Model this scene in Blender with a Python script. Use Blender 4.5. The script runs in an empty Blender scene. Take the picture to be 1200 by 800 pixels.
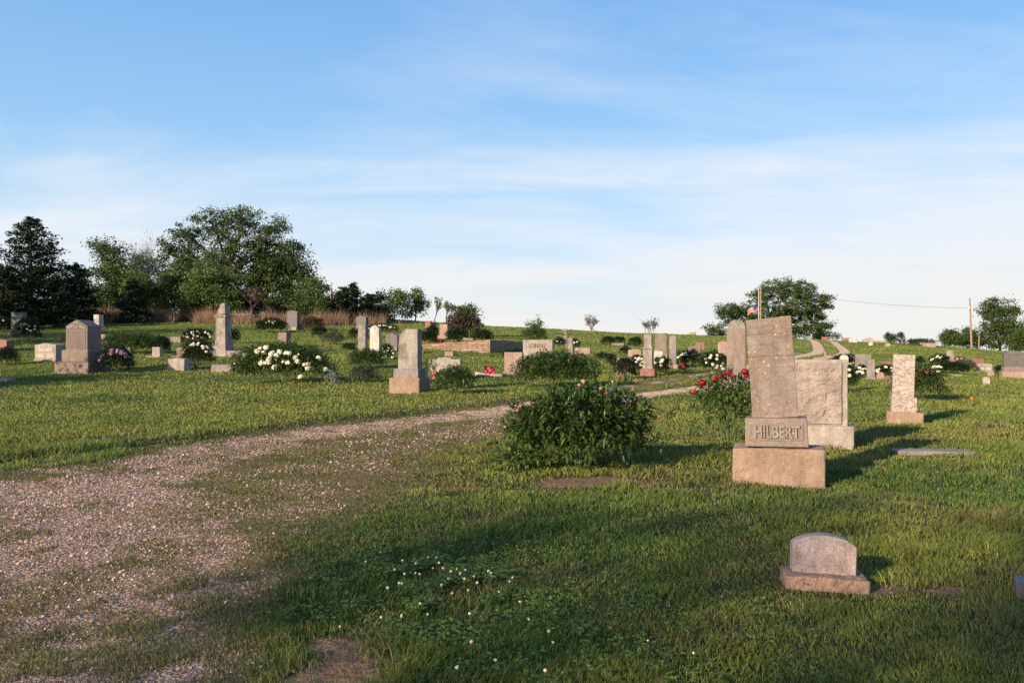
import bpy, bmesh, math, random
import numpy as np
from mathutils import Vector, Matrix, noise as mnoise

random.seed(7)
RNG = np.random.default_rng(11)
PI = math.pi
scene = bpy.context.scene
COL = scene.collection

# ------------------------------------------------------------------ camera numbers
CAM_H = 1.55
FPX = 960.0
VH = 403.0
SUN_EL = 20.0
SUN_AZ = 225.0        # where the sun stands, clockwise from +Y

# ------------------------------------------------------------------ terrain
_u = np.array([-900, -300, 0, 250, 450, 600, 750, 900, 1050, 1200, 1500, 2100], float)
_Y = np.array([5, 8.9, 14.5, 22, 30, 40, 50, 65, 85, 110], float)
_py = np.array([
    [700.6, 570, 506, 471, 447, 421, 404, 388, 377, 370],
    [700.6, 570, 506, 471, 447, 421, 404, 388, 377, 370],
    [700.6, 570, 506, 471, 449, 423, 405, 390, 377.5, 370],
    [700.6, 570, 506, 471, 449, 422, 406, 391, 377, 370],
    [700.6, 570, 506, 470.5, 447, 422, 408, 394, 382, 375],
    [700.6, 570, 506, 470.5, 446, 425, 411, 400, 390, 384],
    [700.6, 570, 506, 470.5, 444.5, 427, 416, 405, 396, 391],
    [700.6, 570, 505.6, 470.5, 447, 431, 421, 411, 402, 396],
    [700.6, 570, 503.5, 468.5, 448, 434, 426, 416, 408, 402],
    [700.6, 570, 503, 470, 452, 445, 438, 430, 421, 413],
    [700.6, 570, 503, 472, 458, 448, 442, 434, 427, 421],
    [700.6, 570, 503, 472, 458, 448, 442, 434, 427, 421]])
_Z = CAM_H - (_py - VH) / FPX * _Y[None, :]
_Z[:, 0] = 0; _Z[:, 1] = 0
# beyond the crest the land falls away slowly
_Y = np.concatenate([_Y, [160, 400, 3500]])
z110 = _Z[:, -1:]
_Z = np.hstack([_Z, z110 - 1.2, z110 - 9, np.full_like(z110, -40)])
_LY = np.log(_Y)


def _hermite(p0, p1, p2, p3, t, x0, x1, x2, x3):
    d = x2 - x1
    m1 = (p2 - p0) / (x2 - x0) * d
    m2 = (p3 - p1) / (x3 - x1) * d
    t2, t3 = t * t, t * t * t
    return (2*t3-3*t2+1)*p1 + (t3-2*t2+t)*m1 + (-2*t3+3*t2)*p2 + (t3-t2)*m2


def _h2(ix, iy, seed):
    h = (ix.astype(np.int64) * 374761393 + iy.astype(np.int64) * 668265263 + seed * 2147483647)
    h = (h ^ (h >> 13)) * 1274126177
    h = h ^ (h >> 16)
    return (h & 0xffffff).astype(float) / 0xffffff


def vnoise(x, y, s=1.0, seed=0):
    x = np.asarray(x, float) * s; y = np.asarray(y, float) * s
    ix = np.floor(x); iy = np.floor(y)
    fx = x - ix; fy = y - iy
    fx = fx*fx*(3-2*fx); fy = fy*fy*(3-2*fy)
    ix = ix.astype(np.int64); iy = iy.astype(np.int64)
    a = _h2(ix, iy, seed); b = _h2(ix+1, iy, seed); c = _h2(ix, iy+1, seed); d = _h2(ix+1, iy+1, seed)
    return (a*(1-fx)+b*fx)*(1-fy) + (c*(1-fx)+d*fx)*fy


def fbm(x, y, s=1.0, seed=0, oct=4):
    t = 0; a = 0.5; n = 0
    for k in range(oct):
        t = t + a * vnoise(x, y, s * 2**k, seed + k * 17); n += a; a *= 0.5
    return t / n


def seg_dist(x, y, pts):
    best = np.full(np.shape(x), 1e9)
    for (ax, ay), (bx, by) in zip(pts[:-1], pts[1:]):
        dx, dy = bx-ax, by-ay
        t = np.clip(((x-ax)*dx + (y-ay)*dy) / (dx*dx+dy*dy), 0, 1)
        best = np.minimum(best, np.hypot(x-ax-t*dx, y-ay-t*dy))
    return best


TRACK_A = [(-14, 1.0), (-8.2, 5.2), (-5.2, 8.0), (-4.5, 10.5), (-3.7, 14.2), (-.8, 18.6), (2.7, 25.0), (5.6, 29.5), (10, 37), (18, 52), (26.5, 74), (36.5, 104), (39, 125)]
TRACK_B = [(-6.5, 0.5), (-3.0, 3.9), (-2.75, 5.5), (-2.6, 7.2), (-2.2, 9.6), (-1.4, 13.6), (-.1, 17.3), (2.5, 22.4), (5.5, 26), (8.6, 30), (17.2, 46), (25.0, 64), (33.5, 84), (39.5, 106), (42, 125)]


def smooth_line(pts, n=6):
    out = []
    P_ = [pts[0]] + pts + [pts[-1]]
    for i in range(1, len(P_) - 2):
        p0, p1, p2, p3 = P_[i-1], P_[i], P_[i+1], P_[i+2]
        for k in range(n):
            t = k / n
            out.append(tuple(.5 * (2*p1[j] + (p2[j]-p0[j])*t + (2*p0[j]-5*p1[j]+4*p2[j]-p3[j])*t*t + (3*p1[j]-p0[j]-3*p2[j]+p3[j])*t**3) for j in (0, 1)))
    return out + [pts[-1]]


TRACK_A = smooth_line([q for q in TRACK_A if q[1] < 50] + [(17.6, 52), (24.6, 66), (32.0, 86), (36.2, 99), (37.0, 108), (39, 125)])
TRACK_B = smooth_line([q for q in TRACK_B if q[1] < 50] + [(20.4, 54), (27.6, 68), (35.0, 88), (38.6, 99), (40.0, 108), (42, 125)])
TRACK_C = [(-10, 1.0), (-5.2, 3.4), (-3.9, 5.2), (-4.6, 8.2)]
# outer edge of the lane on the far side, inner edge on the near side (for the grassy middle)
EDGE_FAR = [(-16, 4.5), (-9.0, 8.6), (-6.6, 10.4), (-5.4, 12.9), (-3.6, 16.4), (-.3, 21), (2.6, 25.6), (6.3, 30.8)]


def gravel_mask(x, y):
    sm = lambda d, w, s: np.clip(1 - (d - w) / s, 0, 1)
    wob = (fbm(x, y, .9, 5) - .5) * .9
    near = np.clip((26 - y) / 10, 0, 1)
    a = sm(seg_dist(x, y, TRACK_A) + wob * (.08 + .92*near), .30 + .33*near, .45)
    b = sm(seg_dist(x, y, TRACK_B) + wob * (.08 + .92*near), .25 + .25*near, .40 + .45*near)
    c = sm(seg_dist(x, y, TRACK_C) + wob, 1.0, 1.3) * np.clip(.42 - .30*(x + 2.6), .45, .90)
    mid = sm(seg_dist(x, y, [( -6, 2), (-3.4, 6), (-3.3, 10), (-2.6, 14), (-.5, 18.2), (2.6, 23.6)]) + wob, 1.0, 1.6) * .33 * near
    d_ = sm(seg_dist(x, y, [(-1.9, 1.0), (-2.05, 4.0), (-2.6, 6.2), (-3.6, 8.0)]) + wob, .55, .55) * .60
    c = np.maximum(c, d_)
    return np.maximum(np.maximum(a * (1 - .5 * np.clip((x - 1) / 2, 0, 1) * np.clip((40 - y) / 8, 0, 1)) * (1 - near * np.clip(.28 + (x + 5) * .02, .12, .38)), b * (1 - near*.58)), np.maximum(c, mid))


DIRT = []      # (x, y, rx, ry, strength) filled below


def terrain_base(x, y):
    x = np.asarray(x, float); y = np.asarray(y, float)
    yc = np.clip(y, _Y[0], _Y[-1] * .999)
    u = np.clip(600 + FPX * x / np.maximum(yc, 5), _u[0] + 1, _u[-1] - 1)
    iu = np.clip(np.searchsorted(_u, u) - 1, 0, len(_u) - 2)
    tu = (u - _u[iu]) / (_u[iu+1] - _u[iu])
    tu = tu * tu * (3 - 2 * tu) * .5 + tu * .5
    ly = np.log(yc)
    iy = np.clip(np.searchsorted(_LY, ly) - 1, 0, len(_LY) - 2)
    t = (ly - _LY[iy]) / (_LY[iy+1] - _LY[iy])
    i0 = np.maximum(iy-1, 0); i3 = np.minimum(iy+2, len(_LY)-1)
    X0 = np.where(iy == 0, _LY[0] - .5, _LY[i0]); X3 = np.where(iy + 2 > len(_LY)-1, _LY[-1] + 1, _LY[i3])

    def row(k):
        return _hermite(_Z[k, i0], _Z[k, iy], _Z[k, iy+1], _Z[k, i3], t, X0, _LY[iy], _LY[iy+1], X3)
    return row(iu) * (1 - tu) + row(iu + 1) * tu


def terrain(x, y):
    x = np.asarray(x, float); y = np.asarray(y, float)
    z = terrain_base(x, y)
    amp = np.clip(y / 40, .0, 1) * np.clip((130 - y) / 40, 0, 1)
    z = z + (fbm(x, y, .11, 3, 3) - .5) * .22 * amp
    z = z + (fbm(x, y, .9, 9, 3) - .5) * .06
    # the lawn beyond the far edge of the lane stands a little proud of it
    d = seg_dist(x, y, EDGE_FAR)
    i = np.searchsorted([p[0] for p in EDGE_FAR], x)
    ex = np.interp(x, [p[0] for p in EDGE_FAR], [p[1] for p in EDGE_FAR])
    side = y > ex
    bank = np.where(side, .09 * np.exp(-(d / 3.0)) * np.clip(d / .25, 0, 1), 0) * np.clip((30 - y) / 8, 0, 1) * (x < 8)
    g = gravel_mask(x, y) * np.clip((30 - y) / 10, 0, 1)
    return z + bank - .035 * g


def tz(x, y):
    return float(terrain(np.array([x]), np.array([y]))[0])


def ray(u, v, ymin=2.5, ymax=130):
    """ground point seen at photo pixel (u, v)"""
    ys = np.exp(np.linspace(math.log(ymin), math.log(ymax), 1600))
    xs = (u - 600) / FPX * ys
    zs = CAM_H - (v - VH) / FPX * ys
    g = terrain(xs, ys)
    hit = np.nonzero(g >= zs)[0]
    if len(hit) == 0:
        k = int(np.argmax((g - CAM_H) / ys))
    else:
        k = int(hit[0])
    return Vector((float(xs[k]), float(ys[k]), float(g[k])))


def at(u, Y):
    x = (u - 600) / FPX * Y
    return Vector((x, Y, tz(x, Y)))


def P(u, v):
    return at(u, -v) if v < 0 else ray(u, v)


for (u, v, rx, ry, s) in [(700, 565, .75, .28, .9), (545, 570, .35, .15, .7), (400, 780, .22, .55, .85), (640, 575, .3, .12, .4),
                          (1040, 690, .28, .12, .6), (1110, 693, .22, .1, .6), (800, 572, .35, .2, .5), (500, 662, .1, .1, .3),
                          (530, 668, .16, .07, .95), (560, 725, .2, .06, .3), (975, 560, .2, .1, .3), (870, 578, .5, .1, .4)]:
    Yd = CAM_H * FPX / (v - VH)
    DIRT.append(((u - 600) / FPX * Yd, Yd, rx, ry, s))


def dirt_mask(x, y):
    m = np.zeros(np.shape(x))
    w = (fbm(x, y, 4, 31) - .5) * 1.6
    for (cx, cy, rx, ry, s) in DIRT:
        d = np.hypot((x - cx) / rx, (y - cy) / ry) + w
        m = np.maximum(m, s * np.clip(1.5 - d, 0, 1))
    return m


# ------------------------------------------------------------------ tagging helpers
def put(o, parent=None):
    COL.objects.link(o)
    if parent is not None:
        o.parent = parent
    return o


def tag(o, label=None, cat=None, group=None, kind=None):
    if label: o['label'] = label
    if cat: o['category'] = cat
    if group: o['group'] = group
    if kind: o['kind'] = kind
    return o


def thing(name, label, cat, loc=(0, 0, 0), rz=0, group=None):
    o = bpy.data.objects.new(name, None)
    o.empty_display_size = .2
    o.location = loc; o.rotation_euler = (0, 0, rz)
    put(o)
    return tag(o, label, cat, group)


def mobj(name, me, mat=None, parent=None, loc=None, rot=None):
    if mat is not None and len(me.materials) == 0:
        me.materials.append(mat)
    o = bpy.data.objects.new(name, me)
    if loc is not None: o.location = loc
    if rot is not None: o.rotation_euler = rot
    return put(o, parent)


def npmesh(name, V, F, attr=None, smooth=False):
    """V (n,3), F (m,k) -> mesh; attr: dict name -> (n,) float or (n,3) colour"""
    me = bpy.data.meshes.new(name)
    V = np.ascontiguousarray(V, dtype=np.float32); F = np.ascontiguousarray(F, dtype=np.int32)
    m, k = F.shape
    me.vertices.add(len(V)); me.vertices.foreach_set('co', V.ravel())
    me.loops.add(m * k); me.loops.foreach_set('vertex_index', F.ravel())
    me.polygons.add(m)
    me.polygons.foreach_set('loop_start', np.arange(0, m * k, k, dtype=np.int32))
    try:
        me.polygons.foreach_set('loop_total', np.full(m, k, dtype=np.int32))
    except Exception:
        pass
    if smooth:
        me.polygons.foreach_set('use_smooth', np.ones(m, dtype=bool))
    me.update(calc_edges=True)
    for nme, a in (attr or {}).items():
        a = np.asarray(a, dtype=np.float32)
        if a.ndim == 1:
            at_ = me.attributes.new(nme, 'FLOAT', 'POINT'); at_.data.foreach_set('value', a)
        else:
            at_ = me.attributes.new(nme, 'FLOAT_COLOR', 'POINT')
            at_.data.foreach_set('color', np.hstack([a, np.ones((len(a), 1), np.float32)]).ravel())
    return me


# ------------------------------------------------------------------ materials
def new_mat(name):
    m = bpy.data.materials.new(name); m.use_nodes = True
    nt = m.node_tree; nt.nodes.clear()
    out = nt.nodes.new('ShaderNodeOutputMaterial')
    return m, nt, out


class NB:
    def __init__(s, nt): s.nt = nt

    def n(s, t, **kw):
        nd = s.nt.nodes.new(t)
        for k, v in kw.items():
            if k.startswith('_'): setattr(nd, k[1:], v)
            else:
                nd.inputs[k.replace('__', ' ')].default_value = v
        return nd

    def l(s, a, b): s.nt.links.new(a, b)

    def noise(s, vec, scale, detail=4, rough=.55, dist=0):
        nd = s.n('ShaderNodeTexNoise', Scale=scale, Detail=detail, Roughness=rough, Distortion=dist)
        if vec is not None: s.l(vec, nd.inputs['Vector'])
        return nd.outputs['Fac']

    def ramp(s, fac, stops, interp='LINEAR'):
        nd = s.n('ShaderNodeValToRGB'); s.l(fac, nd.inputs['Fac'])
        cr = nd.color_ramp; cr.interpolation = interp
        while len(cr.elements) < len(stops): cr.elements.new(.5)
        for e, (p, c) in zip(cr.elements, stops):
            e.position = p
            e.color = (c, c, c, 1) if isinstance(c, (int, float)) else (*c, 1)
        return nd.outputs['Color']

    def mix(s, fac, a, b, mode='MIX'):
        nd = s.n('ShaderNodeMix', _data_type='RGBA', _blend_type=mode)
        for sock, v in ((nd.inputs[0], fac), (nd.inputs[6], a), (nd.inputs[7], b)):
            if isinstance(v, (int, float)): sock.default_value = v
            elif isinstance(v, tuple): sock.default_value = (*v, 1)
            else: s.l(v, sock)
        return nd.outputs[2]

    def math(s, op, a, b=0.0, c=0.0):
        nd = s.n('ShaderNodeMath', _operation=op)
        for i, v in enumerate((a, b, c)):
            if isinstance(v, (int, float)): nd.inputs[i].default_value = v
            else: s.l(v, nd.inputs[i])
        return nd.outputs[0]

    def mapping(s, vec, scale=(1, 1, 1), loc=(0, 0, 0), rot=(0, 0, 0)):
        nd = s.n('ShaderNodeMapping'); s.l(vec, nd.inputs['Vector'])
        nd.inputs['Scale'].default_value = scale; nd.inputs['Location'].default_value = loc
        nd.inputs['Rotation'].default_value = rot
        return nd.outputs[0]

    def bump(s, h, strength, dist):
        nd = s.n('ShaderNodeBump', Strength=strength, Distance=dist); s.l(h, nd.inputs['Height'])
        return nd.outputs[0]

    def obvec(s):
        tc = s.n('ShaderNodeTexCoord'); oi = s.n('ShaderNodeObjectInfo')
        sc = s.n('ShaderNodeVectorMath', _operation='SCALE'); sc.inputs[0].default_value = (31, 17, 23)
        s.l(oi.outputs['Random'], sc.inputs['Scale'])
        ad = s.n('ShaderNodeVectorMath', _operation='ADD'); s.l(tc.outputs['Object'], ad.inputs[0]); s.l(sc.outputs[0], ad.inputs[1])
        return ad.outputs[0], tc.outputs['Object']


def stone_mat(name, base, dark=.6, light=1.25, rough=.85, bump=.5, speck=90, stain=(.10, .085, .07), stain_amt=.35,
              lichen=.0, scale=1.0, bands=False, lines=(), bdist=.006):
    m, nt, out = new_mat(name); b = NB(nt)
    v, vo = b.obvec()
    big = b.noise(v, 2.2*scale, 5, .6)
    mid = b.noise(v, 11*scale, 6, .65, .3)
    fine = b.noise(v, speck, 4, .7)
    dk = tuple(c*dark for c in base); lt = tuple(min(c*light, .9) for c in base)
    c = b.mix(b.ramp(mid, [(.3, 0.0), (.7, 1.0)]), dk, lt)
    c = b.mix(.45, c, base)
    c = b.mix(b.ramp(big, [(.42, 0.0), (.62, min(.8, stain_amt * 1.35))]), c, stain)
    sp = b.ramp(fine, [(.36, .62), (.5, 1.0), (.66, 1.25)])
    c = b.mix(1.0, c, sp, 'MULTIPLY')
    # vertical streaks of weathering
    st = b.noise(b.mapping(v, (7, 7, 1.6)), 1.0, 4, .6)
    c = b.mix(1.0, c, b.ramp(st, [(.3, .76), (.62, 1.07)]), 'MULTIPLY')
    h = b.math('ADD', b.math('MULTIPLY', mid, .8), b.math('MULTIPLY', fine, .35))
    if bands:
        bd = b.noise(b.mapping(v, (2.6, 2.6, 13)), 1.3, 7, .68, 1.4)
        c = b.mix(1.0, c, b.ramp(bd, [(.34, .76), (.5, 1.0), (.66, 1.12)]), 'MULTIPLY')
        h = b.math('ADD', h, b.math('MULTIPLY', bd, 1.1))
    if lines:
        sx = b.n('ShaderNodeSeparateXYZ'); b.l(vo, sx.inputs[0])
        wob = b.math('MULTIPLY', b.math('SUBTRACT', b.noise(b.mapping(vo, (3, 3, .5)), 2.0, 3), .5), .05)
        zz = b.math('ADD', sx.outputs['Z'], wob)
        for (lz, wd, amt) in lines:
            d = b.math('ABSOLUTE', b.math('SUBTRACT', zz, lz))
            k = b.math('MULTIPLY', b.math('SUBTRACT', 1.0, b.math('MINIMUM', b.math('DIVIDE', d, wd), 1.0)), amt)
            c = b.mix(k, c, tuple(x*.25 for x in base))
            h = b.math('SUBTRACT', h, b.math('MULTIPLY', k, 1.5))
    if lichen:
        vo_ = b.n('ShaderNodeTexVoronoi', Scale=16*scale); b.l(v, vo_.inputs['Vector'])
        lk = b.math('MULTIPLY', b.ramp(vo_.outputs['Distance'], [(.12, 1.0), (.22, 0.0)]), b.ramp(big, [(.45, 0.0), (.55, 1.0)]))
        c = b.mix(b.math('MULTIPLY', lk, lichen), c, (.62, .60, .50))
    p = b.n('ShaderNodeBsdfPrincipled', Roughness=rough)
    p.inputs['Specular IOR Level'].default_value = .25
    b.l(c, p.inputs['Base Color']); b.l(b.bump(h, bump, bdist), p.inputs['Normal'])
    b.l(p.outputs[0], out.inputs[0])
    return m


def marble_mat(name, scale=1.0):
    m, nt, out = new_mat(name); b = NB(nt)
    v, vo = b.obvec()
    wv = b.noise(b.mapping(vo, (2.2, 2.2, 5.0), rot=(0, .5, 0)), 2.2, 8, .62, 3.0)
    wv2 = b.noise(b.mapping(vo, (2, 2, 16), rot=(0, -.5, 0)), 1.6, 6, .6, 1.2)
    n2 = b.noise(vo, 9, 6, .7, .8)
    c = b.mix(b.ramp(wv, [(.44, 0.0), (.56, 1.0)]), (.43, .365, .31), (.22, .155, .12))
    c = b.mix(b.ramp(wv2, [(.54, 0.0), (.62, .7)]), c, (.24, .17, .135))
    c = b.mix(b.ramp(n2, [(.45, 0.0), (.68, .4)]), c, (.26, .20, .17))
    c = b.mix(1.0, c, b.ramp(b.noise(vo, 60, 4, .7), [(.35, .8), (.6, 1.05)]), 'MULTIPLY')
    p = b.n('ShaderNodeBsdfPrincipled', Roughness=.7)
    b.l(c, p.inputs['Base Color']); b.l(b.bump(n2, .5, .01), p.inputs['Normal'])
    b.l(p.outputs[0], out.inputs[0])
    return m


def flat_mat(name, col, rough=.7, var=.25, scale=6, metallic=0):
    m, nt, out = new_mat(name); b = NB(nt)
    v, vo = b.obvec()
    n = b.noise(v, scale, 5, .6)
    c = b.mix(1.0, col, b.ramp(n, [(.3, 1 - var), (.7, 1 + var)]), 'MULTIPLY')
    p = b.n('ShaderNodeBsdfPrincipled', Roughness=rough, Metallic=metallic)
    b.l(c, p.inputs['Base Color']); b.l(b.bump(n, .3, .01), p.inputs['Normal'])
    b.l(p.outputs[0], out.inputs[0])
    return m


def leaf_mat(name, c0, c1, trans=.3, rough=.5, spec=.35):
    """c0..c1 by the per-leaf attribute 'tone'"""
    m, nt, out = new_mat(name); b = NB(nt)
    a = b.n('ShaderNodeAttribute', _attribute_name='tone')
    c = b.mix(a.outputs['Fac'], c0, c1)
    p = b.n('ShaderNodeBsdfPrincipled', Roughness=rough); p.inputs['Specular IOR Level'].default_value = spec
    b.l(c, p.inputs['Base Color'])
    t = b.n('ShaderNodeBsdfTranslucent'); b.l(b.mix(1.0, c, (1.3, 1.25, .6), 'MULTIPLY'), t.inputs['Color'])
    mx = b.n('ShaderNodeMixShader', Fac=trans); b.l(p.outputs[0], mx.inputs[1]); b.l(t.outputs[0], mx.inputs[2])
    b.l(mx.outputs[0], out.inputs[0])
    return m


def vcol_mat(name, trans=.3, rough=.6, spec=.2):
    m, nt, out = new_mat(name); b = NB(nt)
    a = b.n('ShaderNodeAttribute', _attribute_name='col')
    p = b.n('ShaderNodeBsdfPrincipled', Roughness=rough); p.inputs['Specular IOR Level'].default_value = spec
    b.l(a.outputs['Color'], p.inputs['Base Color'])
    if trans:
        t = b.n('ShaderNodeBsdfTranslucent'); b.l(a.outputs['Color'], t.inputs['Color'])
        mx = b.n('ShaderNodeMixShader', Fac=trans); b.l(p.outputs[0], mx.inputs[1]); b.l(t.outputs[0], mx.inputs[2])
        b.l(mx.outputs[0], out.inputs[0])
    else:
        b.l(p.outputs[0], out.inputs[0])
    return m


M = {}
M['granite'] = stone_mat('weathered grey granite', (.25, .215, .195), lichen=.15)
M['granite_dark'] = stone_mat('dark granite', (.13, .115, .11), light=1.15, dark=.75, stain_amt=.15, rough=.6, bump=.25)
M['granite_brown'] = stone_mat('brown granite', (.22, .165, .135), stain_amt=.2)
M['granite_pale'] = stone_mat('pale granite', (.34, .29, .25), stain_amt=.25)
M['limestone'] = stone_mat('old limestone', (.31, .265, .225), lichen=.25, stain_amt=.45, bump=.8)
M['limestone_tan'] = stone_mat('tan limestone', (.30, .205, .15), stain=(.22, .14, .09), stain_amt=.35, bump=1.0, lichen=.1, bdist=.01)
M['white_marble'] = stone_mat('white marble', (.50, .44, .375), stain_amt=.3, lichen=.1, dark=.8, light=1.1)
M['red_granite'] = stone_mat('red granite', (.24, .105, .085), stain_amt=.1, rough=.6, bump=.2)
M['pink_granite'] = stone_mat('pink granite', (.34, .225, .185), stain_amt=.15, bump=.3)
M['veined'] = marble_mat('veined marble')
M['name_tablet'] = stone_mat('sandy grey tablet stone', (.225, .178, .155), lichen=.4, stain=(.20, .135, .10), stain_amt=.5, bands=True, bump=.55,
                             lines=((1.03, .004, .5), (.955, .005, .7), (.70, .005, .8), (.57, .003, .35)))
M['name_block'] = stone_mat('grey plinth stone', (.215, .172, .15), lichen=.2, stain=(.20, .13, .09), stain_amt=.4, bump=.6)
M['rock_face'] = stone_mat('rough cut limestone', (.35, .28, .235), bump=1.0, bdist=.02, stain_amt=.3, scale=1.6)
M['small_stone'] = stone_mat('mauve grey marble', (.35, .28, .265), stain=(.20, .12, .095), stain_amt=.45, bump=.7, lichen=.3, scale=2.4)
M['small_base'] = stone_mat('reddish base stone', (.34, .20, .15), stain=(.12, .10, .07), stain_amt=.45, bump=1.0, bdist=.012, lichen=.2)
M['letter'] = stone_mat('letter stone', (.285, .235, .20), bump=.3)
M['engraving'] = flat_mat('engraved panel', (.10, .085, .08), .6)
M['panel_dark'] = stone_mat('polished panel', (.12, .085, .075), light=1.05, dark=.9, stain_amt=.05, rough=.45, bump=.08)
M['panel_light'] = stone_mat('pale letter panel', (.46, .385, .32), stain_amt=.05, bump=.2)
M['steel'] = flat_mat('grey pole', (.45, .44, .42), .45, .1)
M['pole_wood'] = flat_mat('weathered pole wood', (.25, .165, .11), .85, .25, 9)
M['wire'] = flat_mat('wire', (.04, .04, .04), .6, .1)
M['bark'] = flat_mat('bark', (.10, .075, .055), .9, .4, 12)
M['bark_grey'] = flat_mat('grey bark', (.22, .18, .155), .9, .3, 12)
M['bark_red'] = flat_mat('reddish dead wood', (.26, .15, .11), .9, .3, 12)
M['stem'] = flat_mat('green stem', (.10, .14, .04), .7, .2)
M['orange'] = flat_mat('orange plastic', (.75, .16, .04), .6, .1)
M['leaf_peony'] = leaf_mat('peony leaf', (.019, .048, .010), (.105, .155, .032), .2, .45, .45)
M['leaf_dark'] = leaf_mat('dark shrub leaf', (.006, .017, .005), (.036, .058, .014), .15, .5)
M['leaf_tree'] = leaf_mat('tree leaf', (.020, .046, .010), (.095, .135, .028), .25, .55)
M['leaf_light'] = leaf_mat('light green leaf', (.045, .085, .018), (.13, .18, .045), .3, .55)
M['leaf_cedar'] = leaf_mat('cedar spray', (.008, .018, .008), (.028, .045, .018), .08, .7, .15)
M['leaf_brown'] = leaf_mat('reddish brown leaf', (.05, .032, .018), (.13, .085, .045), .2, .6)
M['leaf_grey'] = leaf_mat('silvery leaf', (.20, .20, .21), (.34, .33, .36), .15, .7)
M['leaf_sage'] = leaf_mat('grey green leaf', (.06, .075, .045), (.16, .17, .11), .25, .6)
M['petal_white'] = leaf_mat('white petal', (.72, .66, .52), (.90, .86, .74), .25, .6)
M['petal_red'] = leaf_mat('red petal', (.14, .003, .010), (.36, .008, .022), .2, .5)
M['petal_pink'] = leaf_mat('pink petal', (.48, .12, .22), (.72, .30, .42), .25, .5)
M['petal_hot'] = leaf_mat('bright pink artificial petal', (.80, .04, .10), (.85, .10, .20), .2, .5)
M['petal_salmon'] = leaf_mat('salmon bud', (.30, .09, .06), (.48, .22, .14), .2, .5)
M['petal_purple'] = leaf_mat('mauve petal', (.24, .07, .20), (.52, .30, .44), .25, .5)
M['clover'] = leaf_mat('clover leaf', (.055, .105, .020), (.12, .185, .036), .3, .55)
M['tall_grass'] = leaf_mat('dry tall grass', (.14, .085, .055), (.36, .24, .165), .35, .8, .1)
M['blade'] = vcol_mat('grass blade', .35, .55, .25)
M['pebble'] = vcol_mat('pebble', 0, .85, .3)


# ------------------------------------------------------------------ solid shapes
def top_fn(kind, a=.12):
    """height of the top as a share of full height, s in [-1, 1] across"""
    def f(s):
        q = abs(s)
        if kind == 'arch': return 1 - a * (1 - math.sqrt(max(0, 1 - (q*.92)**2))) / (1 - math.sqrt(1 - .92**2))
        if kind == 'round': return 1 - a * (1 - math.sqrt(max(0, 1 - q*q)))
        if kind == 'gable': return 1 - a * q
        if kind == 'gablet': return 1 - a * min(1, max(0, (q - .1) / .8))
        if kind == 'shoulder':
            return 1 - a * (1 - math.sqrt(max(0, 1 - (q/.72)**2))) * .8 if q < .72 else 1 - a
        if kind == 'dome': return 1 - a * (1 - math.sqrt(max(0, 1 - q*q))) * .8 - (a*.2 if q > .97 else 0)
        if kind == 'notch': return 1 if q < .36 else (1 - a * min(1, (q-.36)/.08))
        if kind == 'serp': return 1 - a * (.5 - .5 * math.cos(PI * min(1, q * 1.05)))
        if kind == 'slope': return 1 - a * (.5 - s * .5)
        if kind == 'slopeR': return 1 - a * (.5 + s * .5)
        if kind == 'cut': return 1 - a * max(0, (-s - .35) / .65)
        return 1
    return f


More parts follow.
